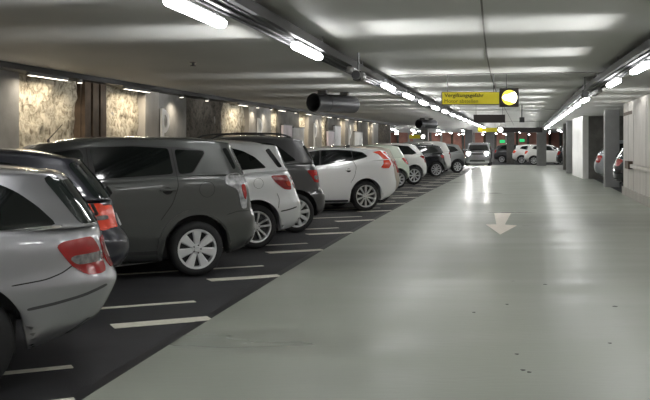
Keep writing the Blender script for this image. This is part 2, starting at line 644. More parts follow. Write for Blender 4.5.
k = 0
Ys = [-4.5, -1.7, 1.1, 3.85] + [6.94, 9.85, 12.9] + [16.0 + 3.05 * i for i in range(14)]
vis = 0
for i, Y in enumerate(Ys):
    u = float(np.interp(Y, [6.9, 9.85, 16, 24], [0.22, 0.47, 0.58, 0.60]))
    on = not (abs(Y - 12.9) < 0.1)
    if Y < 5:
        lab = ORD[3 - i] + ' tube lamp behind the picture edge in the left row'
    else:
        lab = '%s %s tube lamp from the front in the left ceiling row' % (ORD[vis], 'lit white' if on else 'unlit')
        vis += 1
    ceiling_light(P(Y, u), lane_rz(Y), lab, 'tube lamps of the left ceiling row', on)
vis = 0
for i, Y in enumerate([-4.0, -1.2, 1.5, 4.2, 6.9, 9.8] + [12.75 + 2.9 * j for j in range(17)]):
    on = not (abs(Y - 18.55) < 0.1)
    if Y < 10:
        lab = ORD[5 - i] + ' tube lamp beyond the picture edge in the right row'
    else:
        lab = '%s %s tube lamp from the front in the right ceiling row' % (ORD[vis], 'lit white' if on else 'unlit')
        vis += 1
    ceiling_light(P(Y, 4.27), lane_rz(Y), lab, 'tube lamps of the right ceiling row', on)
# far hall lamps; later entries are added fill for its wall and cars
far = [(6.3, 66), (8.2, 66.5), (5.6, 72), (9.5, 74), (7.6, 78), (11.2, 82), (16.5, 78), (19, 74), (13.5, 90), (9.2, 88), (17.5, 90), (12.5, 70), (17.4, 68), (20, 62), (20.5, 84), (4.6, 62), (7.2, 70), (4.0, 69), (10.2, 68), (14.4, 76), (16, 86), (11.5, 92), (7, 90), (5.2, 84), (18.6, 70), (13.2, 65.3), (16.6, 65.5), (12.8, 74), (17.6, 72), (15.3, 68.2), (9.2, 95.5), (11.6, 95.5), (13.9, 95.5), (16.4, 95.5), (18.8, 95.5), (21.2, 95.5)]
for i, (x, y) in enumerate(far):
    ceiling_light((x, y), R(-14), 'small distant ceiling lamp in the partly added set of the far hall, %s counted from the left' % ORDINAL(sorted(range(len(far)), key=lambda q: far[q][0] / far[q][1]).index(i)), 'lamps of the far hall')
# CCTV / speaker boxes hung from the trays
for Y, u, lab in ((12.3, 0.66, 'black box hung under the left cable tray by the unlit lamp'), (17.4, 3.98, 'dark round speaker hung under the right cable tray')):
    t = thing('surveillance_camera', lab, 'camera', P(Y, u), lane_rz(Y), 'dark units under the trays')
    bm = bmesh.new(); box(bm, (-0.02, 0, 2.42), (0.11, 0.28, 0.13)); bevel(bm, 0.02); obj('case', bm, M_BLACK, t)
    bm = bmesh.new(); cyl(bm, (-0.02, -0.17, 2.42), (-0.02, -0.23, 2.42), 0.065, 0.055, 20); obj('lens', bm, M_DKGREY, t)
    bm = bmesh.new(); cyl(bm, (-0.02, 0, 2.50), (-0.02, 0, H), 0.012); obj('bracket', bm, M_TRAY, t)

# small ceiling sprinkler on the left ceiling
bm = bmesh.new()
cyl(bm, (0, 0, H - 0.05), (0, 0, H), 0.02); cyl(bm, (0, 0, H - 0.06), (0, 0, H - 0.05), 0.045); cyl(bm, (0, 0, H - 0.008), (0, 0, H), 0.05)
o = obj('sprinkler', bm, M_TRAY); o.location = (-1.95, 13.6, 0)
tag(o, 'small round sprinkler head on the bare ceiling over the left stalls', 'sprinkler')

# ------------------------------------------------------------------ wall spotlights along the left wall
SP0 = [3.0, 8.2, 10.6, 13.2, 14.95, 16.0, 18.5, 20.9, 22.6, 25.6, 26.9, 28.35, 29.7, 31.4, 33.4, 35.7, 36.9, 38.6, 40.5, 42.6, 43.9, 46, 48, 52]
LIT = {3.0: 0, 13.2: .5, 20.9: .6, 28.35: .6, 35.7: .6, 42.6: .6, 8.2: 1, 10.6: 1, 14.95: 1, 16.0: .35, 18.5: 1.0, 22.6: 0, 25.6: 1, 26.9: .3, 29.7: .8, 31.4: 0, 33.4: 1, 36.9: 1, 38.6: 0, 40.5: .7, 43.9: .8, 46: 0, 48: .7, 52: .2}
nw = ns = 0
for i, Y0 in enumerate(SP0):
    Y = Y0 - 0.95
    k = LIT[Y0]
    if k >= 0.7:
        lab = '%s slim lit wall washer from the front along the top of the left wall' % ORD[nw]
        nw += 1
        t = thing('wall_washer', lab, 'wall light', P(Y, UW + 0.25, 0), lane_rz(Y), 'slim washers along the top of the left wall')
        wl = 1.3 if Y < 20 else 0.8
        bm = bmesh.new(); box(bm, (0, 0, H - 0.115), (0.06, wl, 0.05)); bevel(bm, .008); obj('case', bm, M_TRAY, t)
        bm = bmesh.new(); box(bm, (0, 0, H - 0.142), (0.045, wl - .06, 0.012)); obj('lens', bm, M_SPOTL, t)
        L = bpy.data.lights.new('wash_beam', 'AREA')
        L.shape = 'RECTANGLE'
        L.size = 0.05
        L.size_y = wl - .05
        L.energy = SPOT * k * wl / 1.3
        L.color = (1.0, 0.88, 0.70)
        lo = bpy.data.objects.new('wash_beam', L)
        COL.objects.link(lo)
        lo.parent = t
        lo.location = (0, 0, H - 0.152)
        lo.rotation_euler = (0, R(-8), 0)
    else:
        lab = '%s small round spotlight from the front along the top of the left wall' % ORD[ns]
        ns += 1
        t = thing('wall_spotlight', lab, 'spotlight', P(Y, UW + 0.27, 0), lane_rz(Y), 'round spotlights along the top of the left wall')
        bm = bmesh.new(); cyl(bm, (0, 0, H - 0.15), (0, 0, H - 0.09), 0.05, 0.04, 20); obj('spot_body', bm, M_TRAY, t)
        bm = bmesh.new(); cyl(bm, (0, 0, H - 0.158), (0, 0, H - 0.15), 0.04, 0.042, 20); obj('lens', bm, M_SPOTL, t)
        if k:
            L = bpy.data.lights.new('spot_beam', 'SPOT')
            L.energy = 75 * k
            L.color = (1.0, 0.88, 0.70)
            L.spot_size = R(150)
            L.spot_blend = 1.0
            L.shadow_soft_size = 0.04
            lo = bpy.data.objects.new('spot_beam', L)
            COL.objects.link(lo)
            lo.parent = t
            lo.location = (0, 0, H - 0.175)

# white P letters on the wall panels
for i, y0 in enumerate(PY[1:6]):
    labs = ['white letter P on the grey wall panel at the left picture edge', 'white letter P on the grey wall panel above the dark grey minivan',
            'white letter P on the wall above the bright silver hatchback', 'white letter P on the wall above the front of the silver five-door',
            'white letter P on the wall farthest back along the left row']
    bm = bmesh.new()
    box(bm, (0, 0.10, 1.72), (0.05, 0.13, 1.16))
    pts = []
    N = 14
    for j in range(N):
        for rr in (0,):
            pass
    for j in range(N):
        a0 = -math.pi / 2 + math.pi * j / N; a1 = -math.pi / 2 + math.pi * (j + 1) / N
        q = []
        for (aa, ra) in ((a0, 0.26), (a1, 0.26), (a1, 0.15), (a0, 0.15)):
            q.append((0.165 + ra * 1.15 * math.cos(aa), 2.02 + ra * math.sin(aa)))
        f = [bm.verts.new((0.025, y, z)) for y, z in q]
        b = [bm.verts.new((-0.025, y, z)) for y, z in q]
        bm.faces.new(f); bm.faces.new(b[::-1])
        for e in range(4):
            bm.faces.new((f[e], b[e], b[(e + 1) % 4], f[(e + 1) % 4]))
    o = obj('letter_sign', bm, M_LETTER)
    o.location = P(y0 + 0.06, UW + 0.11)
    o.rotation_euler.z = lane_rz(y0)
    tag(o, labs[i], 'letter sign', 'white letters on the left wall')

# pale poster boards on the wall
PO = [(30.4, 31.6, 0.9, 2.17, (0.62, 0.55, 0.60), 'pale pinkish board leaning on the left wall, nearest of the boards'),
      (31.75, 33.3, 0.9, 2.10, (0.50, 0.50, 0.52), 'grey-white board on the left wall, beside the pinkish board'),
      (37.4, 38.6, 0.9, 2.06, (0.60, 0.52, 0.58), 'pinkish picture board on the left wall between two lit bays'),
      (38.7, 40.0, 0.9, 2.3, (0.62, 0.62, 0.66), 'tall whitish picture board on the left wall between two lit bays'),
      (43.3, 45.4, 1.35, 2.1, (0.42, 0.43, 0.42), 'grey-green picture board farthest along the left wall')]
for y0, y1, z0, z1, c, lab in PO:
    t = thing('picture_board', lab, 'board', group='picture boards on the left wall')
    y0 -= 0.95; y1 -= 0.95
    bm = bmesh.new(); sweep(bm, y0, y1, rect(UW + 0.03, UW + 0.10, z0, z1), 1)
    obj('board', bm, mat('board_%d' % int(c[0] * 100 + y0), c, 0.45, var=0.3, vscale=1.3), t)
    bm = bmesh.new()
    for zz in (z0, z1):
        sweep(bm, y0 - .03, y1 + .03, rect(UW + 0.02, UW + 0.12, zz - .02, zz + .02), 1)
    obj('frame', bm, M_DKGREY, t)

# ------------------------------------------------------------------ jet fans
def jet_fan(x, y, r, L, rz, lab):
    t = thing('jet_fan', lab, 'fan', (x, y, H - r - 0.08), rz, 'jet fans under the ceiling')
    bm = bmesh.new()
    prof = [(r * .80, L / 2), (r, L / 2), (r, L * .2), (r * 1.04, L * .2), (r * 1.04, -L * .2), (r, -L * .2), (r, -L / 2 + .05), (r * 1.06, -L / 2), (r * .97, -L / 2 - .01), (r * .86, -L / 2 + .06), (r * .82, L * .4)]
    lathe(bm, prof, 40)
    obj('drum', bm, M_DKGREY, t, smooth=True)
    bm = bmesh.new()
    for i in range(8):
        vs = box(bm, (r * .45, 0, 0), (r * .62, 0.02, r * .26))
        bmesh.ops.rotate(bm, verts=vs, cent=(0, 0, 0), matrix=Matrix.Rotation(i * math.pi / 4, 3, 'Y') @ Matrix.Rotation(R(35), 3, 'X'))
    cyl(bm, (0, -0.12, 0), (0, 0.12, 0), r * .22)
    obj('fan_blades', bm, M_BLACK, t)
    bm = bmesh.new()
    for s in (-L * .28, L * .28):
        bm = bmesh.new()
        box(bm, (0, s, r + 0.04), (r * 1.2, 0.05, 0.08))
        obj('hanger', bm, M_TRAY, t)


jet_fan(0.2, 21.2, 0.20, 1.5, R(-38), 'dark cylindrical jet fan under the ceiling over the left stalls')
jet_fan(4.75, 43, 0.20, 1.3, R(-40), 'distant dark jet fan under the ceiling near the black car')

# ------------------------------------------------------------------ hanging signs
def text_mesh(s, size, name, m, parent, loc, bold=0.0, width=None):
    cu = bpy.data.curves.new(name, 'FONT')
    cu.body = s
    cu.size = size
    cu.offset = bold
    cu.extrude = 0.002
    o = bpy.data.objects.new('tmp', cu)
    COL.objects.link(o)
    dg = bpy.context.evaluated_depsgraph_get()
    me = bpy.data.meshes.new_from_object(o.evaluated_get(dg))
    bpy.data.objects.remove(o)
    me.materials.clear()
    xs = [v.co.x for v in me.vertices]
    k = width / (max(xs) - min(xs)) if width else 1
    mn = min(xs)
    for v in me.vertices:
        v.co.x = (v.co.x - mn) * k
        v.co.y, v.co.z = -v.co.z, v.co.y
    r = link(name, me, m, parent)
    r.location = loc
    return r


def light_box(t, x, z, s, ring=True):
    bm = bmesh.new(); box(bm, (x, 0, z), (s, 0.10, s)); bevel(bm, 0.008); lb = obj('light_box', bm, M_SIGNDK, t)
    bm = bmesh.new(); cyl(bm, (x, -0.05, z), (x, -0.062, z), s * .40, seg=40); obj('disc', bm, M_YELLIT if ring else M_WHTLIT, lb)
    if ring:
        r = s * .40
        bm = bmesh.new()
        pts = [(-.98, 0), (-.55, .40), (-.2, .42), (.30, .62), (.62, .74), (.80, .55), (.96, .2), (.96, -.2), (.80, -.55), (.62, -.74), (.30, -.62), (-.2, -.42), (-.55, -.40)]
        f = [bm.verts.new((x + a * r, -0.068, z + b * r)) for a, b in pts]
        g = [bm.verts.new((x + a * r, -0.060, z + b * r)) for a, b in pts]
        bm.faces.new(f); bm.faces.new(g[::-1])
        for i in range(len(pts)):
            j = (i + 1) % len(pts)
            bm.faces.new((f[i], g[i], g[j], f[j]))
        obj('arrow_symbol', bm, M_WHTLIT, lb)


def hanger_wires(t, xs, z):
    for x in xs:
        bm = bmesh.new(); cyl(bm, (x, 0, z), (x, 0, H), 0.006, seg=6); obj('hanger_wire', bm, M_DKGREY, t)


# near yellow sign
t = thing('hanging_sign', 'yellow hanging sign with German warning and round lit arrow box', 'sign', (2.53, 16.0, 0), R(-2), 'hanging lane signs')
bm = bmesh.new(); box(bm, (0, 0, 2.315), (1.0, 0.06, 0.225)); bevel(bm, 0.006); obj('sign_case', bm, M_SIGNDK, t)
bm = bmesh.new(); box(bm, (0, -0.032, 2.315), (0.98, 0.008, 0.205)); pn = obj('yellow_panel', bm, M_YEL, t)
text_mesh('Vergiftungsgefahr', 0.09, 'lettering', M_TXT, pn, (-0.455, -0.04, 2.335), 0.0012, 0.68)
text_mesh('Motor abstellen', 0.09, 'lettering', M_TXT2, pn, (-0.455, -0.04, 2.235), 0.0, 0.58)
light_box(t, 0.665, 2.325, 0.325)
hanger_wires(t, (-0.4, 0.4, 0.62), 2.42)
# dark back side sign
t = thing('hanging_sign', 'small dark blank hanging sign behind the yellow sign', 'sign', (5.0, 28.0, 0), R(-4), 'hanging lane signs')
bm = bmesh.new(); box(bm, (0, 0, 2.29), (0.95, 0.08, 0.25)); bevel(bm, 0.008); obj('sign_case', bm, M_SIGNDK, t)
hanger_wires(t, (-0.4, 0.4), 2.40)
# small dark box right of it
t = thing('hanging_box', 'little black box hung from the ceiling right of the dark sign', 'camera', (6.1, 28.5, 0))
bm = bmesh.new(); box(bm, (0, 0, 2.27), (0.14, 0.14, 0.16)); bevel(bm, 0.015); obj('case', bm, M_BLACK, t)
bm = bmesh.new(); cyl(bm, (0, 0, 2.34), (0, 0, H), 0.015); obj('stem', bm, M_BLACK, t)
# far yellow sign with lamp
t = thing('hanging_sign', 'distant small yellow hanging sign with round white light, behind the dark sign', 'sign', (8.65, 49, 0), R(-6), 'hanging lane signs')
bm = bmesh.new(); box(bm, (0, 0, 2.27), (1.0, 0.06, 0.22)); bevel(bm, 0.006); obj('yellow_panel', bm, M_YEL, t)
light_box(t, 0.68, 2.27, 0.33, ring=False)
hanger_wires(t, (-0.4, 0.4, 0.68), 2.37)
t = thing('hanging_sign', 'long dark hanging board right of the distant yellow sign', 'sign', (10.55, 49.2, 0), R(-6), 'hanging lane signs')
bm = bmesh.new(); box(bm, (0, 0, 2.27), (2.1, 0.08, 0.26)); bevel(bm, 0.008); obj('sign_case', bm, M_SIGNDK, t)
hanger_wires(t, (-0.9, 0.9), 2.38)
t = thing('hanging_sign', 'small yellow sign with white light above the roof of the black car', 'sign', (5.9, 60.5, 0), R(-6), 'hanging lane signs')
bm = bmesh.new(); box(bm, (0, 0, 2.0), (0.72, 0.06, 0.24)); bevel(bm, 0.006); obj('yellow_panel', bm, M_YEL, t)
light_box(t, 0.54, 2.0, 0.32, ring=False)
hanger_wires(t, (-0.3, 0.3, 0.54), 2.1)
for x, y, z, lab in ((15.7, 81.5, 1.75, 'green lit exit sign left of the far dark pillar'), (18.2, 85, 1.85, 'green lit exit sign right of the far dark pillar')):
    t = thing('exit_sign', lab, 'sign', (x, y, 0), R(-8), 'green exit signs')
    bm = bmesh.new(); box(bm, (0, 0, z), (0.50, 0.06, 0.32)); bevel(bm, 0.01); obj('case', bm, M_DKGREY, t)
    bm = bmesh.new(); box(bm, (0, -0.035, z), (0.46, 0.02, 0.28)); obj('lit_panel', bm, M_GREEN, t)
    hanger_wires(t, (-0.2, 0.2), z + .15)

# ------------------------------------------------------------------ cars
def pchip(xs, ys, x):
    return np.interp(x, xs, ys)


def smooth_interp(xs, ys, x):
    xs = np.asarray(xs, float); ys = np.asarray(ys, float)
    h = np.diff(xs); d = np.diff(ys) / h
    m = np.zeros(len(xs))
    m[0] = d[0]; m[-1] = d[-1]
    for i in range(1, len(xs) - 1):
        m[i] = 0 if d[i - 1] * d[i] <= 0 else 2 * d[i - 1] * d[i] / (d[i - 1] + d[i])
    x = np.clip(x, xs[0], xs[-1])
    k = np.clip(np.searchsorted(xs, x) - 1, 0, len(xs) - 2)
    t = (x - xs[k]) / h[k]
    return ((2 * t**3 - 3 * t**2 + 1) * ys[k] + (t**3 - 2 * t**2 + t) * h[k] * m[k] + (-2 * t**3 + 3 * t**2) * ys[k + 1] + (t**3 - t**2) * h[k] * m[k + 1])


def plan(xf, xr, w, n, N, ro, bulge=0.07):
    th = np.linspace(0, 2 * np.pi, 2400, endpoint=False)
    a = (xr - xf) / 2; c = (xr + xf) / 2
    cx = np.sign(np.cos(th)) * np.abs(np.cos(th)) ** (2 / n)
    sy = np.sign(np.sin(th)) * np.abs(np.sin(th)) ** (2 / n)
    x = c + a * cx; y = w * sy
    # taper in plan to both ends, bowed end faces
    xi = (x - c) / a
    y = y * (1 - 0.07 * np.clip((np.abs(xi) - 0.45) / 0.55, 0, 1) ** 2)
    x = x - np.sign(cx) * bulge * (np.abs(y) / max(w, 1e-3)) ** 2 * np.clip((np.abs(xi) - 0.9) / 0.1, 0, 1) * min(1, w / 0.6)
    d = np.hypot(np.diff(np.r_[x, x[0]]), np.diff(np.r_[y, y[0]]))
    s = np.r_[0, np.cumsum(d)]
    q = np.linspace(0, s[-1], N, endpoint=False)
    return np.interp(q, s, np.r_[x, x[0]]), np.interp(q, s, np.r_[y, y[0]])


def car_body(S, N, sub):
    wb, fo, w = S['wb'], S['fo'], S['w']
    xF = -(wb + fo)
    rz_, rx_ = zip(*sorted(S['rear']))
    off = S.get('off', 0.06)
    rear = lambda z: float(smooth_interp(rz_, rx_, np.array([z]))[0]) + off
    b = np.array(S['belt']); r = np.array(S['roof'])
    ws, wt = S['ws'], S['wt']
    xe = S['xe']
    gb = float(b[3])
    tp = S.get('top', 0.78)
    R_ = []                                    # (xf, xr, w, n, stations x, z)
    mid = (wt - 0.3) / 2 + 0.1

    def st(xr, z5, xf0=None):
        return ([xF - 0.01, ws, mid, 0.0, max(xr, 0.15)], z5)
    for z, zr, ww, ins, n in ((.18, .30, .84, .14, 6), (.20, .32, .93, .07, 7), (.26, .36, .972, .03, 7), (.36, .43, .988, .01, 8), (.50, .53, 1.0, 0, 8), (.62, .65, 1.0, 0.0, 8), (.70, .78, .997, .02, 8)):
        xr = rear(zr)
        R_.append((xF + ins, xr, w * ww, n, st(xr, [z * .98, z, z, z, zr])))
    hf = S.get('hood', .70)
    for (dz, hz, ins, ww, n) in ((-.12, hf, .05, .992, 8), (-.03, hf + .05, .13, .978, 7.5), (.0, hf + .07, .22, .962, 7)):
        z3 = b + dz
        xr = rear(float(z3[3]))
        R_.append((xF + ins, xr, w * ww, n, st(xr, [hz, z3[0], z3[1], z3[2], z3[3]])))
    for k, f in ((0.04, 0.02), (0.25, .22), (0.5, .46), (0.75, .71), (0.92, .90)):
        z = b + (r - b) * k
        ww = .962 + (tp + .03 - .962) * k
        xr = rear(float(z[3]))
        xf = ws + (wt - ws) * f
        R_.append((xf, xr, w * ww, 7.5, st(xr, [z[0] - .03, z[0], z[1], z[2], z[3]])))
    for dz, ww, i0, i1, n in ((-.045, tp, 0, .0, 6.5), (-.018, tp - .05, .10, .05, 6), (-.004, tp - .16, .25, .13, 5), (.004, .40, .45, .25, 4), (.008, .18, .6, .35, 4), (.009, .02, .7, .42, 4)):
        R_.append((wt + i0, xe - i1, w * ww, n, st(xe, [r[0] + dz - .05, r[0] + dz - .02, r[1] + dz, r[2] + dz, r[3] + dz])))
    rows = []
    for xf, xr, ww, n, (sx, sz) in R_:
        x, y = plan(xf, xr, ww, n, N, 0)
        z = smooth_interp(sx, sz, x)
        rows.append(np.stack([x, y, z], 1))
    rows = np.array(rows)
    out = []
    K = len(rows)
    for i in range(K - 1):
        p0, p1, p2, p3 = rows[max(i - 1, 0)], rows[i], rows[i + 1], rows[min(i + 2, K - 1)]
        for s in range(sub):
            t = s / sub
            m1 = (p2 - p0) / 2 * .8; m2 = (p3 - p1) / 2 * .8
            out.append((2 * t**3 - 3 * t**2 + 1) * p1 + (t**3 - 2 * t**2 + t) * m1 + (-2 * t**3 + 3 * t**2) * p2 + (t**3 - t**2) * m2)
    out.append(rows[-1])
    out = np.array(out)
    # wheel arches
    AR = S.get('arch', S['tr'] + 0.075)
    zc = S['tr']
    for xw in (0.0, -wb):
        x, y, z = out[..., 0], out[..., 1], out[..., 2]
        dx = np.abs(x - xw)
        zm = zc + np.sqrt(np.clip(AR * AR - dx * dx, 0, None))
        mk = (dx < AR) & (np.abs(y) > 0.4) & (z < zm) & (z < 1.0)
        out[..., 2] = np.where(mk, zm, z)
    bm = bmesh.new()
    vs = [[bm.verts.new(p) for p in row] for row in out]
    for a, c in zip(vs[:-1], vs[1:]):
        for i in range(N):
            j = (i + 1) % N
            bm.faces.new((a[i], a[j], c[j], c[i]))
    bm.faces.new(vs[-1])
    # inward lip at the bottom edge
    lip = [bm.verts.new((p.co.x * .985, p.co.y * .86, p.co.z + 0.02)) for p in vs[0]]
    for i in range(N):
        j = (i + 1) % N
        bm.faces.new((vs[0][j], vs[0][i], lip[i], lip[j]))
    bmesh.ops.remove_doubles(bm, verts=bm.verts[:], dist=0.0008)
    bmesh.ops.dissolve_degenerate(bm, edges=bm.edges[:], dist=0.0005)
    bmesh.ops.recalc_face_normals(bm, faces=bm.faces[:])
    return bm


def chaikin(p, it):
    """rounds the corners of an outline with a small radius"""
    p = [Vector((a, b)) for a, b in p]
    rad = 0.035
    for _ in range(it):
        q = []
        n = len(p)
        for i in range(n):
            a, b, c = p[i - 1], p[i], p[(i + 1) % n]
            u, v = (a - b), (c - b)
            r1 = min(rad, u.length * .3); r2 = min(rad, v.length * .3)
            A = b + u.normalized() * r1; B = b + v.normalized() * r2
            q += [A, (A + B) * .25 + b * .5, B]
        p = q
    return p


def inside(p, poly):
    c = False
    n = len(poly)
    for i in range(n):
        a, b = poly[i], poly[(i + 1) % n]
        if (a.y > p.y) != (b.y > p.y) and p.x < (b.x - a.x) * (p.y - a.y) / (b.y - a.y) + a.x:
            c = not c
    return c


def patch(bvh, poly, mode, off=0.004, rnd=1, step=0.035, depth=0.012, bm=None, sgn=-1):
    """cut-out panel that lies on the bodywork. mode side: poly in (x,z), seen along y; mode rear: poly in (y,z), seen along x."""
    pl = chaikin(poly, rnd) if rnd else [Vector(p) for p in poly]
    bd = []
    for i in range(len(pl)):
        a, b = pl[i], pl[(i + 1) % len(pl)]
        k = max(1, int((b - a).length / step))
        for j in range(k):
            bd.append(a.lerp(b, j / k))
    pts = list(bd)
    xs = [p.x for p in pl]; ys = [p.y for p in pl]
    nx = int((max(xs) - min(xs)) / step); ny = int((max(ys) - min(ys)) / step)
    for i in range(1, nx):
        for j in range(1, ny):
            p = Vector((min(xs) + i * step, min(ys) + j * step))
            if inside(p, pl) and min((p - q).length for q in bd) > step * .45:
                pts.append(p)
    n = len(bd)
    res = delaunay_2d_cdt(pts, [(i, (i + 1) % n) for i in range(n)], [], 1, 1e-5)
    V, E, Fc = res[0], res[1], res[2]
    if bm is None:
        bm = bmesh.new()
    outv, nr = [], []
    for p in V:
        hit = None
        q = Vector(p)
        for tr in range(60):
            if mode == 'side':
                o = Vector((q.x, 3 * sgn, q.y)); d = Vector((0, -sgn, 0))
            elif mode == 'front':
                o = Vector((-8, q.x, q.y)); d = Vector((1, 0, 0))
            else:
                o = Vector((4, q.x, q.y)); d = Vector((-1, 0, 0))
            h = bvh.ray_cast(o, d)
            if h[0] is not None and (mode != 'side' or abs(h[0].y) > 0.30):
                hit = h
                break
            q = Vector((q.x - 0.008, q.y)) if mode == 'side' else Vector((q.x * .98, q.y - .002))
        if hit is None:
            hit = (Vector((q.x, 0.7 * sgn, q.y)) if mode == 'side' else Vector((0, q.x, q.y)), -d)
        nn = hit[1].copy()
        if nn.dot(d) > 0:
            nn = -nn
        if mode == 'side' and nn.y * sgn < .35:
            nn = Vector((0, sgn, 0))
        outv.append(bm.verts.new(hit[0] + nn * off)); nr.append(nn)
    cnt = {}
    fs = []
    for f in Fc:
        try:
            fs.append(bm.faces.new([outv[i] for i in f]))
        except ValueError:
            continue
        for i in range(len(f)):
            a, b = f[i], f[(i + 1) % len(f)]
            cnt[(a, b)] = 1
    low = {}
    for (a, b) in list(cnt):
        if (b, a) not in cnt:
            for v in (a, b):
                if v not in low:
                    low[v] = bm.verts.new(outv[v].co - nr[v] * depth)
            try:
                bm.faces.new((outv[b], outv[a], low[a], low[b]))
            except ValueError:
                pass
    return bm


RIMS = {}


def wheel_meshes(style, tr, rr):
    key = (style, tr, rr)
    if key in RIMS:
        return RIMS[key]
    tw = 0.20
    bm = bmesh.new()
    prof = [(rr - .01, -tw / 2 + .02), (rr + .005, -tw / 2 + .008), (rr + (tr - rr) * .45, -tw / 2 - .004), (tr - .03, -tw / 2 + .008), (tr - .008, -tw / 2 + .025), (tr, -tw / 2 + .05), (tr, tw / 2 - .05), (tr - .008, tw / 2 - .025), (tr - .03, tw / 2 - .008), (rr, tw / 2 - .01), (rr * .3, tw / 2 - .03)]
    lathe(bm, prof, 48)
    bmesh.ops.recalc_face_normals(bm, faces=bm.faces[:])
    me = bpy.data.meshes.new('tyre'); bm.to_mesh(me); bm.free()
    for p in me.polygons:
        p.use_smooth = True
    me.materials.append(M_TYRE)
    # rim (outer face at -y)
    bm = bmesh.new()
    f = -tw / 2
    lathe(bm, [(rr - .03, f + .10), (rr - .022, f + .025), (rr - .018, f + .008), (rr + .004, f + .004), (rr + .006, f + .02)], 48)
    ns, wi, wo = {'seven': (7, .060, .118), 'five': (10, .024, .036), 'ten': (10, .030, .052), 'plain': (8, .04, .06), 'nine': (9, .05, .075)}[style]
    ri = 0.055
    for i in range(ns):
        a = 2 * math.pi * i / ns + math.pi / 2
        if style == 'five':
            a = 2 * math.pi * (i // 2) / 5 + math.pi / 2 + (0.22 if i % 2 else -0.22)
            ai = 2 * math.pi * (i // 2) / 5 + math.pi / 2 + (0.3 if i % 2 else -0.3)
        else:
            ai = a
        c, s = math.cos(a), math.sin(a)
        ci, si = math.cos(ai), math.sin(ai)
        sect = []
        for (r_, wd, yy, cc, ss) in ((ri, wi, f + .022, ci, si), ((ri + rr) / 2, (wi + wo) / 2, f + .012, (c + ci) / 2, (s + si) / 2), (rr - .016, wo, f + .010, c, s)):
            l_ = math.hypot(cc, ss); cc /= l_; ss /= l_
            row = []
            for (k, dy) in ((-.5, .012), (-.36, 0), (.36, 0), (.5, .012), (.45, .04), (-.45, .04)):
                row.append(bm.verts.new((cc * r_ - ss * wd * k, yy + dy, ss * r_ + cc * wd * k)))
            sect.append(row)
        for p, q in zip(sect[:-1], sect[1:]):
            for e in range(6):
                bm.faces.new((p[e], p[(e + 1) % 6], q[(e + 1) % 6], q[e]))
        bm.faces.new(sect[0]); bm.faces.new(sect[-1])
    lathe(bm, [(0.0, f + .010), (0.03, f + .011), (.034, f + .016), (.062, f + .020), (.07, f + .05)], 24)
    bmesh.ops.recalc_face_normals(bm, faces=bm.faces[:])
    me2 = bpy.data.meshes.new('rim'); bm.to_mesh(me2); bm.free()
    for p in me2.polygons:
        p.use_smooth = True
    me2.set_sharp_from_angle(angle=R(38))
    me2.materials.append(M_RIMCAP if style in ('seven', 'plain', 'nine') else M_RIM)
    bm = bmesh.new()
    cyl(bm, (0, f + .07, 0), (0, f + .09, 0), rr - .02, seg=32)
    for i in range(5):
        a = 2 * math.pi * i / 5
        cyl(bm, (.045 * math.cos(a), f + .008, .045 * math.sin(a)), (.045 * math.cos(a), f + .03, .045 * math.sin(a)), .008, seg=8)
    me3 = bpy.data.meshes.new('brake_disc'); bm.to_mesh(me3); bm.free(); me3.materials.append(M_RIMDK)
    RIMS[key] = (me, me2, me3)
    return RIMS[key]


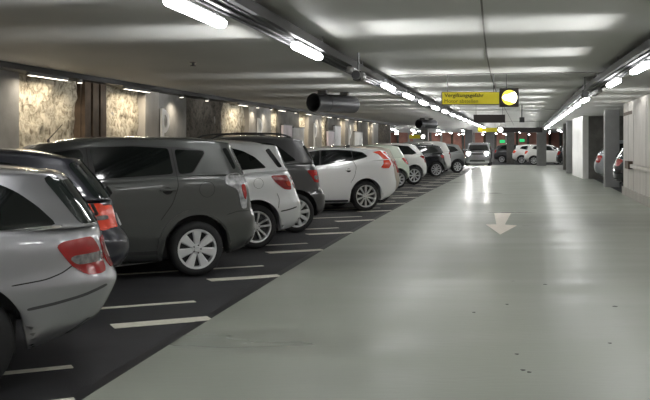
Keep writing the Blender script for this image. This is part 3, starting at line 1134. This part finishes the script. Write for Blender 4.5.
def make_car(name, label, cat, S, contact, phi, color, side=-1, group='cars parked in the garage', detail=1):
    phi = R(phi)
    r = Vector((math.sin(phi), math.cos(phi)))
    nl = Vector((r.y, -r.x))                      # world direction of local -Y
    w = S['w']
    o2 = Vector(contact) - nl * (w * (-side) )
    th = math.atan2(r.y, r.x)
    root = thing(name, label, cat, (o2.x, o2.y, 0), th, group)
    N, sub = (260, 5) if detail >= 2 else ((180, 3) if detail == 1 else (110, 2))
    bm = car_body(S, N, sub)
    bvh = BVHTree.FromBMesh(bm)
    obj('body', bm, color, root, smooth=True, angle=55)
    tr, rr, wb = S['tr'], S['rr'], S['wb']
    gm = S.get('glass_mat', M_GLASS)
    step = 0.03 if detail >= 2 else 0.05

    def pobj(nm, poly, mode, m, **kw):
        b_ = patch(bvh, poly, mode, step=kw.pop('step', step), **kw)
        return obj(nm, b_, m, root, smooth=True, angle=50)
    for poly in S.get('surround', []):
        for s in (side, -side):
            pobj('window_surround', poly, 'side', M_TRIM, sgn=s, off=.002, depth=.006)
    for poly in S.get('windows', []):
        for s in ((side, -side) if detail else (side,)):
            pobj('window', poly, 'side', gm, sgn=s)
    # rear window, tail lamps, plate, bumper trim on the rear face
    b = S['belt']; rf = S['roof']
    zt, zb = rf[3] - .07, b[3] + .03
    wt_ = w * (S.get('top', .78) - .1); wbm = w * .80
    bmw = patch(bvh, [(-wbm, zb), (wbm, zb), (wt_, zt), (-wt_, zt)], 'rear', step=.06)
    for poly in S.get('rearglass', []):
        for s in (side, -side):
            patch(bvh, poly, 'side', bm=bmw, step=step, sgn=s)
    obj('rear_window', bmw, S.get('rg_mat', gm), root, smooth=True, angle=50)
    for li, (poly, m, rn) in enumerate(S.get('lamps', [])):
        for s in (side, -side):
            b_ = patch(bvh, poly, 'side', off=.008 + .006 * li, rnd=rn, step=step, sgn=s)
            if m in (M_RED, M_REDOR) and S.get('wrap', True):
                z0, z1 = min(p[1] for p in poly), max(p[1] for p in poly)
                zz0, zz1 = z0 + .02, z1 - .02
                ys = w * S.get('wrapy', (.58, .78))[0] * s, w * S.get('wrapy', (.58, .78))[1] * s
                patch(bvh, [(ys[0], zz0), (ys[1], zz0), (ys[1], zz1), (ys[0], zz1)], 'rear', off=.008, step=.06, bm=b_)
            obj('tail_lamp', b_, m, root, smooth=True, angle=50)
    for (nm, poly, m) in S.get('extras', []):
        for s in ((side, -side) if nm not in ('fuel_flap',) else (side,)):
            pobj(nm, poly, 'side', m, sgn=s, off=S.get('eoff', .003), depth=.006)
    zp = S.get('plate', .80)
    pobj('number_plate', [(-.26, zp - .055), (.26, zp - .055), (.26, zp + .055), (-.26, zp + .055)], 'rear', M_PLATE, rnd=0, off=.012, step=.08)
    pobj('bumper_trim', [(-w * .8, .33), (w * .8, .33), (w * .8, .42), (-w * .8, .42)], 'rear', M_TRIM, rnd=0, off=.006, step=.08)
    # windscreen and headlamps, front plate
    xF = -(wb + S['fo'])
    pobj('windscreen', [(-w * .80, b[0] + .06), (w * .80, b[0] + .06), (w * .68, rf[0] - .07), (-w * .68, rf[0] - .07)], 'front', gm, step=.08)
    hz = S.get('hood', .70) - .06
    for s in (-1, 1):
        pobj('headlamp', [(s * w * .52, hz - .06), (s * w * .90, hz - .05), (s * w * .90, hz + .07), (s * w * .55, hz + .04)], 'front', S.get('head_mat', M_HEADOFF), step=.06, off=.01)
    pobj('grille', [(-w * .42, hz - .08), (w * .42, hz - .08), (w * .46, hz + .03), (-w * .46, hz + .03)], 'front', M_TRIM, step=.08, off=.006)
    pobj('lower_grille', [(-w * .6, .30), (w * .6, .30), (w * .55, .42), (-w * .55, .42)], 'front', M_TRIM, step=.08, off=.006)
    if S.get('flare'):
        ri, ro_ = S['flare']
        arc = [(R(-22) + R(224) * i / 22) for i in range(23)]
        for xw in (0, -wb):
            pl = [(xw + ro_ * math.cos(a), tr + ro_ * math.sin(a)) for a in arc] + [(xw + ri * math.cos(a), tr + ri * math.sin(a)) for a in arc[::-1]]
            for s in (side, -side):
                b_ = patch(bvh, pl, 'side', off=.016, rnd=0, step=.03, depth=.03, sgn=s)
                obj('arch_flare', b_, color, root, smooth=True, angle=70)
    # underbody
    bm = bmesh.new()
    box(bm, (-wb / 2 + 0.02, 0, .33), (wb + .62, w * 1.46, .28))
    bevel(bm, .03)
    obj('underbody', bm, M_TRIM, root)
    # wheels with rims, arch liners
    me, me2, me3 = wheel_meshes(S.get('rim', 'plain'), tr, rr)
    ar = S.get('arch', tr + .075)
    for xw in (0, -wb):
        for s in (-1, 1):
            wh = link('wheel', me, None, root)
            wh.location = (xw, s * (w - .125), tr)
            wh.rotation_euler = (0, 0, 0 if s < 0 else math.pi)
            link('rim', me2, None, wh)
            link('brake_disc', me3, None, wh)
            bm = bmesh.new()
            lathe(bm, [(ar + .004, s * (w - .055)), (ar + .02, s * (w - .07)), (ar + .02, s * (w - .34)), (.02, s * (w - .34))], 28, a0=.30, a1=math.pi - .30)
            lo = obj('wheel_arch', bm, M_TRIM, root, smooth=True)
            lo.location = (xw, 0, tr)
    # mirrors
    for s in (-1, 1):
        zx = float(b[0]) + .05
        mx = S['ws'] + .62
        h = bvh.ray_cast(Vector((mx, 3 * s, zx)), Vector((0, -s, 0)))
        yb = abs(h[0].y) if h[0] else w * .9
        bm = bmesh.new()
        bmesh.ops.create_uvsphere(bm, u_segments=16, v_segments=10, radius=1, matrix=Matrix.Translation((mx, s * (yb + .13), zx + .06)) @ Matrix.Diagonal((.075, .115, .075, 1)))
        cyl(bm, (mx, s * (yb - .02), zx), (mx, s * (yb + .10), zx + .03), .025, seg=10)
        obj('wing_mirror', bm, color, root, smooth=True)
    # door handles
    for (hx, hz2) in S.get('handles', []):
        for s in (-1, 1):
            h = bvh.ray_cast(Vector((hx, 3 * s, hz2)), Vector((0, -s, 0)))
            if not h[0]:
                continue
            bm = bmesh.new()
            box(bm, (hx, h[0].y + s * .022, hz2 + .005), (.19, .024, .03)); bevel(bm, .010, 3)
            for q in (-.075, .075):
                box(bm, (hx + q, h[0].y + s * .008, hz2 + .005), (.025, .03, .024))
            dh = obj('door_handle', bm, S.get('handle_mat', color), root, smooth=True)
            bm = bmesh.new()
            bmesh.ops.create_uvsphere(bm, u_segments=18, v_segments=8, radius=1, matrix=Matrix.Translation((hx, h[0].y - s * .004, hz2 - .012)) @ Matrix.Diagonal((.062, .011, .045, 1)))
            obj('handle_bowl_shade', bm, M_SEAM, dh, smooth=True)  # near-black blob stands for the shade in the handle bowl
    # spoiler over the rear window
    if S.get('spoiler'):
        l, th_ = S['spoiler']
        xe = S['xe']
        bm = bmesh.new()
        rows = []
        for i in range(17):
            y = (i / 16 * 2 - 1) * w * (S.get('top', .78) - .02)
            k = abs(i / 16 * 2 - 1)
            zz = rf[3] - .012 - .035 * k ** 3
            xx = xe - .07 * k ** 2
            rows.append([bm.verts.new(v) for v in ((xx - .16, y, zz + .010), (xx + l * .5, y, zz - .012), (xx + l, y, zz - .04), (xx + l - .015, y, zz - .04 - th_), (xx - .10, y, zz - .06 - th_))])
        for p, q in zip(rows[:-1], rows[1:]):
            for e in range(5):
                bm.faces.new((p[e], p[(e + 1) % 5], q[(e + 1) % 5], q[e]))
        bm.faces.new(rows[0]); bm.faces.new(rows[-1])
        obj('spoiler', bm, color, root, smooth=True, angle=60)
    if S.get('rails'):
        for s in (-1, 1):
            bm = bmesh.new()
            x0, x1 = S['rails']
            pts = []
            for i in range(15):
                x = x0 + (x1 - x0) * i / 14
                h = bvh.ray_cast(Vector((x, s * w * .62, 3)), Vector((0, 0, -1)))
                e = min(1, min(i, 14 - i) / 1.5)
                pts.append((x, s * w * .62, (h[0].z if h[0] else rf[2]) + .045 * e))
            tube(bm, pts, .016, 10)
            obj('roof_rail', bm, S.get('rail_mat', M_TRIM), root, smooth=True)
    if S.get('antenna'):
        ax, kind = S['antenna']
        h = bvh.ray_cast(Vector((ax, 0, 3)), Vector((0, 0, -1)))
        z0 = h[0].z
        bm = bmesh.new()
        if kind == 'fin':
            v = [(-.09, .0), (.07, .0), (.075, .055), (.04, .06)]
            f = [bm.verts.new((ax + a, -.02 if c == 0 else -.006, z0 + c)) for a, c in v]
            g = [bm.verts.new((ax + a, .02 if c == 0 else .006, z0 + c)) for a, c in v]
            bm.faces.new(f); bm.faces.new(g[::-1])
            for i in range(4):
                bm.faces.new((f[i], g[i], g[(i + 1) % 4], f[(i + 1) % 4]))
        else:
            cyl(bm, (ax, 0, z0 - .01), (ax, 0, z0 + .03), .02, .012)
            cyl(bm, (ax, 0, z0 + .02), (ax + .16, 0, z0 + .20), .006, .003, 8)
        obj('antenna', bm, M_TRIM, root)
    if detail:
        h = bvh.ray_cast(Vector((4, .0, zb + .03)), Vector((-1, 0, 0)))
        bm = bmesh.new()
        x0 = h[0].x if h[0] else .5
        h2 = bvh.ray_cast(Vector((4, -.38, zb + .10)), Vector((-1, 0, 0)))
        x2 = h2[0].x if h2[0] else x0
        tube(bm, [(x0 + .01, 0, zb - .0), (x0 + .045, 0, zb + .01), (x2 + .03, -.38, zb + .10)], .012, 8)
        obj('rear_wiper', bm, M_TRIM, root)
    return root, bvh


def line_poly(pts, w=.006):
    """thin closed band around a polyline in (x,z)"""
    p = [Vector(q) for q in pts]
    l, r_ = [], []
    for i in range(len(p)):
        d = (p[min(i + 1, len(p) - 1)] - p[max(i - 1, 0)]).normalized()
        n = Vector((-d.y, d.x)) * w
        l.append(p[i] + n); r_.append(p[i] - n)
    return [(v.x, v.y) for v in l + r_[::-1]]


def ring_band(cx, cz, r, w=.004, n=20):
    # almost closed thin ring
    o = [(cx + (r + w) * math.cos(2 * math.pi * i / n * .995), cz + (r + w) * math.sin(2 * math.pi * i / n * .995)) for i in range(n + 1)]
    q = [(cx + (r - w) * math.cos(2 * math.pi * i / n * .995), cz + (r - w) * math.sin(2 * math.pi * i / n * .995)) for i in range(n + 1)]
    return o + q[::-1]


SILVER = paint('silver_paint', (0.34, 0.34, 0.36), 0.85, 0.36)
NAVY = paint('navy_paint', (0.012, 0.013, 0.024), 0.3, 0.3)
GREYP = paint('graphite_paint', (0.056, 0.060, 0.058), 0.4, 0.32)
BSILVER = paint('bright_silver_paint', (0.78, 0.79, 0.81), 0.45, 0.36)
DGREY = paint('dark_grey_paint', (0.045, 0.045, 0.048), 0.35, 0.35)
WSILVER = paint('white_silver_paint', (0.88, 0.88, 0.89), 0.3, 0.35)
BEIGE = paint('beige_paint', (0.42, 0.37, 0.31), 0.3, 0.35)
MINT = paint('mint_white_paint', (0.70, 0.78, 0.66), 0.0, 0.35)
WHITE = paint('white_paint', (0.80, 0.79, 0.77), 0.0, 0.35)
BLACKP = paint('black_car_paint', (0.012, 0.012, 0.016), 0.2, 0.25)
MGREY = paint('mid_grey_paint', (0.24, 0.25, 0.25), 0.5, 0.36)
SUVG = paint('suv_grey_paint', (0.30, 0.32, 0.34), 0.5, 0.36)

# 1 silver estate at the left edge
S1 = dict(wrapy=(.45, .66), wb=2.76, fo=.85, w=.88, tr=.32, rr=.215, rim='five', hood=.72, top=.76,
          rear=[(.30, .60), (.40, .79), (.49, .86), (.60, .91), (.68, .93), (.73, .88), (.80, .85), (.98, .81), (1.06, .77), (1.23, .66), (1.36, .55), (1.42, .50)], off=.07,
          belt=[.93, .96, .99, .985], roof=[1.34, 1.40, 1.38, 1.36], ws=-2.05, wt=-1.35, xe=.56, spoiler=(.05, .015), antenna=(.12, 'fin'),
          windows=[[(-1.1, 1.30), (.05, 1.31), (.24, 1.27), (.34, 1.22), (.46, 1.13), (.57, 1.02), (.24, 1.00), (-1.1, .97)]],
          rearglass=[[(.485, 1.31), (.60, 1.335), (.88, 1.08), (.88, 1.04), (.72, 1.01)]], rg_mat=M_GLASSG,
          lamps=[([(.56, .885), (.60, .915), (.78, .935), (.82, .88), (.85, .80), (.88, .70), (.76, .695), (.66, .755)], M_RED, 1),
                 ([(.645, .80), (.66, .825), (.87, .835), (.88, .775), (.69, .765)], M_SMOKE, 1)],
          extras=[('chrome_strip', line_poly([(.39, .515), (.55, .54), (.72, .575), (.88, .625)], .009), M_DKGREY),
                  ('panel_seam', line_poly([(.30, .665), (.50, .69), (.60, .725), (.66, .765)], .004), M_SEAM),
                  ('window_trim', line_poly([(-1.1, .965), (.24, .995), (.60, 1.01)], .008), M_CHROME)])
make_car('estate_car', 'silver estate car at the left picture edge, nearest of the row', 'car', S1, (-2.16, 5.41), 70, SILVER, detail=2)

# 2 dark navy estate behind it
S2 = dict(S1, w=.88, wrapy=(.66, .95), tr=.32, rim='plain', rear=[(.30, .60), (.40, .84), (.49, .93), (.60, .95), (.67, .92), (.80, .83), (.98, .79), (1.06, .75), (1.23, .62), (1.36, .50), (1.42, .46), (1.5, .42)],
          roof=[1.42, 1.50, 1.47, 1.41], xe=.48, spoiler=(.10, .02), belt=[.95, .98, 1.0, 1.0], antenna=(-.55, 'whip'),
          windows=[[(-1.1, 1.36), (-.1, 1.36), (.08, 1.32), (.36, 1.06), (.24, 1.04), (-1.1, 1.0)]],
          rearglass=[[(.42, 1.34), (.50, 1.37), (.76, 1.08), (.76, 1.04), (.66, 1.03)]],
          lamps=[([(.50, .93), (.53, .985), (.72, .985), (.76, .88), (.80, .76), (.72, .74), (.60, .79)], M_REDOR, 1),
                 ([(.58, .87), (.76, .88), (.77, .84), (.60, .835)], M_SMOKE, 1)],
          extras=[('panel_seam', line_poly([(.20, .665), (.50, .69), (.60, .78)], .004), M_SEAM)])
make_car('estate_car', 'very dark navy estate car between the silver estate and the grey minivan', 'car', S2, (-2.64, 7.90), 72, NAVY, detail=2)

# 3 dark grey minivan
S3 = dict(wb=2.75, fo=.85, w=.89, tr=.315, rr=.225, arch=.395, flare=(.412, .465), rim='seven', hood=.80, top=.80,
          rear=[(.26, .45), (.33, .61), (.45, .67), (.60, .68), (.72, .67), (.81, .62), (1.0, .60), (1.10, .575), (1.19, .53), (1.39, .44), (1.53, .37), (1.62, .32)], off=.15,
          belt=[1.02, 1.10, 1.15, 1.14], roof=[1.50, 1.605, 1.60, 1.56], ws=-2.55, wt=-1.65, xe=.36, spoiler=(.05, .02), antenna=(-1.55, 'whip'), plate=.92,
          windows=[[(-.25, 1.46), (.09, 1.44), (.10, 1.41), (-.05, 1.19), (-.21, 1.175)],
                   [(-1.20, 1.48), (-.72, 1.495), (-.32, 1.47), (-.275, 1.18), (-1.13, 1.13)],
                   [(-1.95, 1.22), (-1.62, 1.42), (-1.31, 1.465), (-1.27, 1.40), (-1.24, 1.13), (-1.95, 1.09)]],
          surround=[[(-1.97, 1.22), (-1.62, 1.44), (-1.25, 1.485), (-.72, 1.51), (-.25, 1.485), (.10, 1.455), (.115, 1.41), (-.045, 1.175), (-.21, 1.16), (-1.1, 1.115), (-1.97, 1.075)]],
          rearglass=[[(.33, 1.47), (.40, 1.47), (.50, 1.24), (.46, 1.22)]],
          lamps=[([(.335, 1.06), (.355, 1.165), (.51, 1.185), (.60, 1.12), (.64, .90), (.62, .76), (.55, .76), (.50, .98)], M_CLEAR, 1),
                 ([(.545, 1.04), (.60, 1.05), (.625, .93), (.61, .86), (.58, .90)], M_RED, 1),
                 ],
          handles=[(-.35, 1.0), (-1.45, .98)], handle_mat=GREYP, wrap=False,
          extras=[('fuel_flap', ring_band(.115, 1.0, .092, .0022), M_SEAM),
                  ('panel_seam', line_poly([(-.285, 1.47), (-.235, 1.15), (-.225, 1.04), (-.29, .85), (-.43, .66)], .004), M_SEAM),
                  ('panel_seam', line_poly([(-1.235, 1.48), (-1.20, 1.1), (-1.21, .4)], .004), M_SEAM),
                  ('bumper_seam', line_poly([(.36, .70), (.50, .735), (.66, .73)], .004), M_SEAM),
                  ('sill_strip', line_poly([(-2.3, .30), (-.44, .30)], .02), M_TRIM)])
make_car('minivan', 'dark grey minivan with seven-spoke silver hubcaps and clear tail lamp', 'car', S3, (-1.45, 10.51), 67, GREYP, detail=2)

# 4 silver hatchback
S4 = dict(wb=2.78, fo=.82, w=.88, tr=.32, rr=.225, rim='five', hood=.78, top=.78,
          rear=[(.20, .42), (.30, .60), (.37, .68), (.50, .70), (.62, .70), (.72, .66), (.81, .63), (.99, .56), (1.21, .46), (1.43, .36), (1.52, .31), (1.6, .28)], off=.14,
          belt=[.98, 1.06, 1.10, 1.12], roof=[1.50, 1.59, 1.56, 1.52], ws=-2.45, wt=-1.5, xe=.33, spoiler=(.06, .02),
          windows=[[(-1.5, 1.43), (-.9, 1.49), (-.34, 1.46), (-.18, 1.42), (.0, 1.33), (.17, 1.17), (-.2, 1.145), (-1.5, 1.09)]],
          rearglass=[[(.17, 1.43), (.24, 1.46), (.44, 1.18), (.36, 1.17)]],
          lamps=[([(.23, 1.045), (.26, 1.06), (.50, 1.06), (.55, .98), (.58, .84), (.44, .855), (.30, .96)], M_RED, 1),
                 ([(.46, .97), (.55, .97), (.57, .90), (.50, .90)], M_REDOR, 1)],
          extras=[('fuel_flap', ring_band(.03, .95, .075, .0016), M_SEAM),
                  ('bumper_strip', line_poly([(.38, .535), (.52, .555), (.66, .59)], .009), M_TRIM),
                  ('panel_seam', line_poly([(.32, .80), (.36, .72), (.34, .58)], .003), M_SEAM)])
make_car('hatchback', 'bright silver hatchback right behind the dark grey minivan', 'car', S4, (-0.98, 13.28), 67, BSILVER, detail=2)

# 5 dark grey tall car
S5 = dict(wb=2.66, fo=.85, w=.88, tr=.33, rr=.235, rim='nine', hood=.86, top=.80,
          rear=[(.23, .42), (.37, .58), (.50, .60), (.63, .59), (.80, .50), (.98, .47), (1.10, .43), (1.31, .34), (1.47, .24), (1.57, .18), (1.66, .14)], off=.08,
          belt=[1.05, 1.13, 1.17, 1.17], roof=[1.55, 1.66, 1.645, 1.60], ws=-2.4, wt=-1.5, xe=.20, spoiler=(.05, .02), rails=(-1.5, .0), plate=.9,
          windows=[[(-1.5, 1.48), (-.8, 1.55), (-.44, 1.53), (-.34, 1.50), (.0, 1.24), (-.2, 1.215), (-1.5, 1.17)]],
          rearglass=[[(.16, 1.48), (.20, 1.5), (.36, 1.24), (.32, 1.23)]],
          lamps=[([(.20, 1.05), (.22, 1.065), (.44, 1.07), (.47, .96), (.48, .84), (.35, .86), (.30, .95)], M_RED, 1),
                 ([(.33, .975), (.46, .965), (.47, .90), (.36, .90)], M_SMOKE, 1)],
          extras=[('bumper_seam', line_poly([(.30, .72), (.42, .70), (.55, .66)], .004), M_SEAM)])
make_car('hatchback', 'dark grey tall hatchback between the bright silver hatchback and an empty stall', 'car', S5, (-0.47, 15.75), 67, DGREY, detail=2)

# 6 white-silver five-door with boomerang tail lamps
S6 = dict(wb=2.65, fo=.90, w=.89, tr=.335, rr=.25, rim='ten', hood=.76, top=.76,
          rear=[(.26, .48), (.36, .66), (.46, .73), (.60, .75), (.81, .71), (1.0, .68), (1.09, .66), (1.22, .58), (1.36, .47), (1.45, .43)], off=.20,
          belt=[.95, 1.02, 1.12, 1.16], roof=[1.38, 1.445, 1.43, 1.375], ws=-2.2, wt=-1.35, xe=.46, spoiler=(.05, .02), antenna=(-.1, 'fin'),
          windows=[[(-1.06, 1.37), (-.7, 1.38), (-.34, 1.36), (-.32, 1.22), (-.6, 1.13), (-1.11, 1.06)],
                   [(-.31, 1.355), (-.05, 1.32), (.05, 1.235), (-.03, 1.215), (-.30, 1.155)],
                   [(-1.80, 1.12), (-1.42, 1.32), (-1.10, 1.37), (-1.15, 1.05), (-1.80, .99)]],
          surround=[[(-1.82, 1.12), (-1.42, 1.335), (-1.06, 1.385), (-.7, 1.395), (-.33, 1.375), (-.05, 1.335), (.07, 1.24), (-.03, 1.20), (-.31, 1.14), (-.6, 1.115), (-1.1, 1.045), (-1.82, .975)]],
          lamps=[([(.22, 1.335), (.42, 1.365), (.62, 1.17), (.68, 1.06), (.60, .965), (.44, .965), (.38, .99), (.46, 1.07), (.46, 1.18), (.36, 1.285)], M_REDOR, 0)],
          handles=[(-.45, .935)], handle_mat=WSILVER,
          extras=[('panel_seam', line_poly([(-.335, 1.16), (-.26, 1.0), (-.30, .80), (-.40, .64)], .0035), M_SEAM),
                  ('sill_strip', line_poly([(-2.3, .25), (-.45, .24)], .022), M_TRIM)])
make_car('hatchback', 'white-silver five-door hatchback with boomerang tail lamps beside the empty stall', 'car', S6, (0.95, 20.87), 67, WSILVER, detail=2)

SG = dict(wb=2.55, fo=.82, w=.86, tr=.31, rr=.22, rim='plain', hood=.75, top=.78,
          rear=[(.25, .45), (.36, .62), (.46, .68), (.60, .69), (.80, .66), (1.0, .60), (1.2, .50), (1.36, .42), (1.48, .37)], off=.04,
          belt=[.95, 1.0, 1.05, 1.08], roof=[1.40, 1.48, 1.46, 1.41], ws=-2.1, wt=-1.3, xe=.40, spoiler=(.05, .02),
          windows=[[(-1.6, 1.20), (-1.25, 1.38), (-.5, 1.40), (-.05, 1.36), (.14, 1.18), (-.3, 1.10), (-1.6, 1.02)]],
          lamps=[([(.36, 1.06), (.54, 1.12), (.60, .98), (.66, .84), (.54, .82), (.46, .96)], M_RED, 1)])


def G2(px, py):
    return G(px, py)


SG6b = dict(SG, lamps=[([(.40, 1.06), (.54, 1.14), (.60, .98), (.64, .78), (.54, .76), (.48, .96)], M_RED, 1)])
make_car('hatchback', 'beige car showing only its tail just behind the white-silver hatchback', 'car', SG6b, (1.44, 23.65), 67, BEIGE)
SGm = dict(SG, wb=2.45, w=.83, rear=[(.25, .35), (.36, .50), (.46, .54), (.60, .54), (.80, .50), (1.0, .40), (1.2, .27), (1.36, .14), (1.48, .05)], xe=.12, roof=[1.42, 1.50, 1.47, 1.40], spoiler=None,
           lamps=[([(.12, 1.02), (.24, 1.06), (.38, .92), (.44, .80), (.34, .82)], M_RED, 1)],
           windows=[[(-1.6, 1.20), (-1.25, 1.38), (-.6, 1.38), (-.35, 1.30), (-.25, 1.12), (-1.6, 1.02)]])
make_car('small_car', 'small mint-white car after the white-silver hatchback in the row', 'car', SGm, (2.55, 31.6), 68, MINT)
SGw = dict(SG, wb=2.6, w=.87, tr=.34, rr=.24, rear=[(.25, .45), (.36, .60), (.46, .64), (.60, .65), (.80, .62), (1.0, .56), (1.2, .42), (1.40, .22), (1.52, .10), (1.58, .05)], xe=.16,
           roof=[1.48, 1.56, 1.53, 1.47], spoiler=(.05, .02), belt=[1.0, 1.06, 1.10, 1.12],
           windows=[[(-1.4, 1.44), (-.8, 1.48), (-.2, 1.44), (.12, 1.17), (-.1, 1.12), (-.45, 1.13), (-1.4, 1.10)]],
           lamps=[([(.24, 1.05), (.30, 1.09), (.56, 1.10), (.62, .98), (.64, .80), (.48, .82), (.44, .95)], M_RED, 1)])
make_car('hatchback', 'plain white hatchback between the small mint car and the black car', 'car', SGw, (3.36, 34.4), 69, WHITE)
SGb = dict(SG, wb=2.65, w=.88, tr=.34, rr=.25, rim='ten', rear=[(.25, .45), (.36, .58), (.46, .60), (.60, .60), (.80, .56), (1.0, .52), (1.2, .45), (1.36, .36), (1.52, .26)], xe=.28, roof=[1.42, 1.50, 1.49, 1.45],
           belt=[.98, 1.02, 1.06, 1.08], rails=(-1.3, .0), rail_mat=M_CHROME, lamps=[([(.22, 1.0), (.46, 1.02), (.56, .95), (.58, .86), (.32, .86)], M_RED, 1)])
make_car('estate_car', 'black car with silver alloy wheels beside the plain white hatchback', 'car', SGb, (5.15, 42.4), 69, BLACKP)
SGv = dict(SG, wb=2.75, w=.90, tr=.34, rr=.24, rear=[(.25, .60), (.36, .75), (.46, .78), (.60, .78), (.80, .76), (1.0, .74), (1.2, .68), (1.45, .55), (1.68, .42)], xe=.46, roof=[1.56, 1.66, 1.66, 1.60],
           belt=[1.05, 1.10, 1.12, 1.14], lamps=[([(.52, 1.02), (.66, 1.26), (.74, 1.26), (.80, .80), (.66, .80), (.62, 1.0)], M_RED, 1)])
make_car('minivan', 'tall white minivan right behind the black car', 'car', SGv, (5.68, 45.4), 69, WHITE)
SGg = dict(SG, wb=2.65, w=.88, tr=.34, rr=.22, rear=[(.25, .40), (.36, .55), (.46, .58), (.60, .58), (.80, .56), (1.0, .50), (1.2, .38), (1.40, .22), (1.55, .12)], xe=.18, roof=[1.46, 1.54, 1.52, 1.46],
           windows=[[(-1.6, 1.24), (-1.25, 1.42), (-.5, 1.44), (-.15, 1.38), (.08, 1.18), (-.3, 1.10), (-1.6, 1.02)]], lamps=[([(.42, 1.0), (.5, 1.04), (.56, .9), (.5, .84)], M_CLEAR, 1)])
make_car('hatchback', 'mid-grey car last in the left row, next to the car with lit headlamps', 'car', SGg, (6.95, 48.1), 70, MGREY)

# car driving towards the viewer with lit headlamps
SH = dict(SG, wb=2.7, w=.90, roof=[1.52, 1.62, 1.60, 1.54], belt=[1.0, 1.04, 1.06, 1.08], hood=.92, lamps=[], head_mat=M_HEADOFF)
rt, bv = make_car('minivan', 'light grey car coming down the lane with both headlamps lit', 'car', SH, (11.2 + .9, 66.6), 12, SILVER)
for s in (-1, 1):
    h = bv.ray_cast(Vector((-8, s * .60, .86)), Vector((1, 0, 0)))
    bm = bmesh.new()
    bmesh.ops.create_uvsphere(bm, u_segments=16, v_segments=10, radius=1, matrix=Matrix.Translation((h[0].x - .005, s * .60, .87)) @ Matrix.Diagonal((.04, .13, .11, 1)))
    obj('lit_headlamp', bm, M_HEAD, rt, smooth=True)
    L = bpy.data.lights.new('headlamp_beam', 'SPOT')
    L.energy = 130
    L.spot_size = R(50)
    L.spot_blend = 0.6
    L.shadow_soft_size = 0.09
    lo = bpy.data.objects.new('headlamp_beam', L)
    COL.objects.link(lo)
    lo.parent = rt
    lo.location = (h[0].x - .12, s * .60, .87)
    lo.rotation_euler = (0, R(87), 0)

# right-hand side and far cars, tails towards the lane
SU = dict(SG, wb=2.72, w=.90, tr=.36, rr=.24, rear=[(.32, .55), (.42, .72), (.52, .78), (.65, .80), (.80, .78), (1.0, .72), (1.2, .62), (1.45, .40), (1.66, .22)], xe=.30, roof=[1.58, 1.68, 1.67, 1.62], belt=[1.05, 1.1, 1.13, 1.15],
          windows=[[(-1.6, 1.30), (-1.25, 1.52), (-.5, 1.56), (.05, 1.52), (.36, 1.22), (-.3, 1.17), (-1.6, 1.10)]],
          lamps=[([(.50, 1.06), (.62, 1.10), (.70, .98), (.78, .82), (.62, .80), (.56, .92)], M_RED, 1)])


def right_car(name, label, S, tail, phi, color, detail=1):
    """tail: world xy of the near rear corner"""
    p = R(phi)
    r = Vector((math.sin(p), math.cos(p)))
    c = Vector(tail) - r * (max(x for z, x in S['rear']))
    return make_car(name, label, 'car', S, c, phi, color, side=1, detail=detail)


right_car('suv', 'grey off-road car with red tail lamp in the bay behind the right-hand pillar', SU, (10.25, 35.0), -72, SUVG)
SB = dict(SG, lamps=[([(.42, 1.0), (.56, 1.06), (.62, .96), (.68, .80), (.56, .80), (.48, .92)], M_RED, 1)])
right_car('hatchback', 'black car tail peeping out between the right wall end and the pillar', SB, (9.30, 29.55), -74, BLACKP)
right_car('hatchback', 'dark car with red tail lamp far down on the right before the dark pillar', SB, (15.0, 59.6), -76, BLACKP)
SW = dict(SG, lamps=[([(.40, .98), (.56, 1.06), (.64, .96), (.68, .82), (.56, .80), (.46, .90)], M_REDOR, 1)])
right_car('hatchback', 'white car with red-lit tail behind the far grey pillar', SW, (14.5, 67.0), -76, WHITE)
right_car('hatchback', 'white car with dark side windows left of the far grey pillar', SW, (14.15, 69.5), -77, WHITE)
right_car('hatchback', 'dark car with pale tail just right of the car with lit headlamps', SB, (13.45, 73.6), -70, DGREY)
print('objects', len(bpy.data.objects))
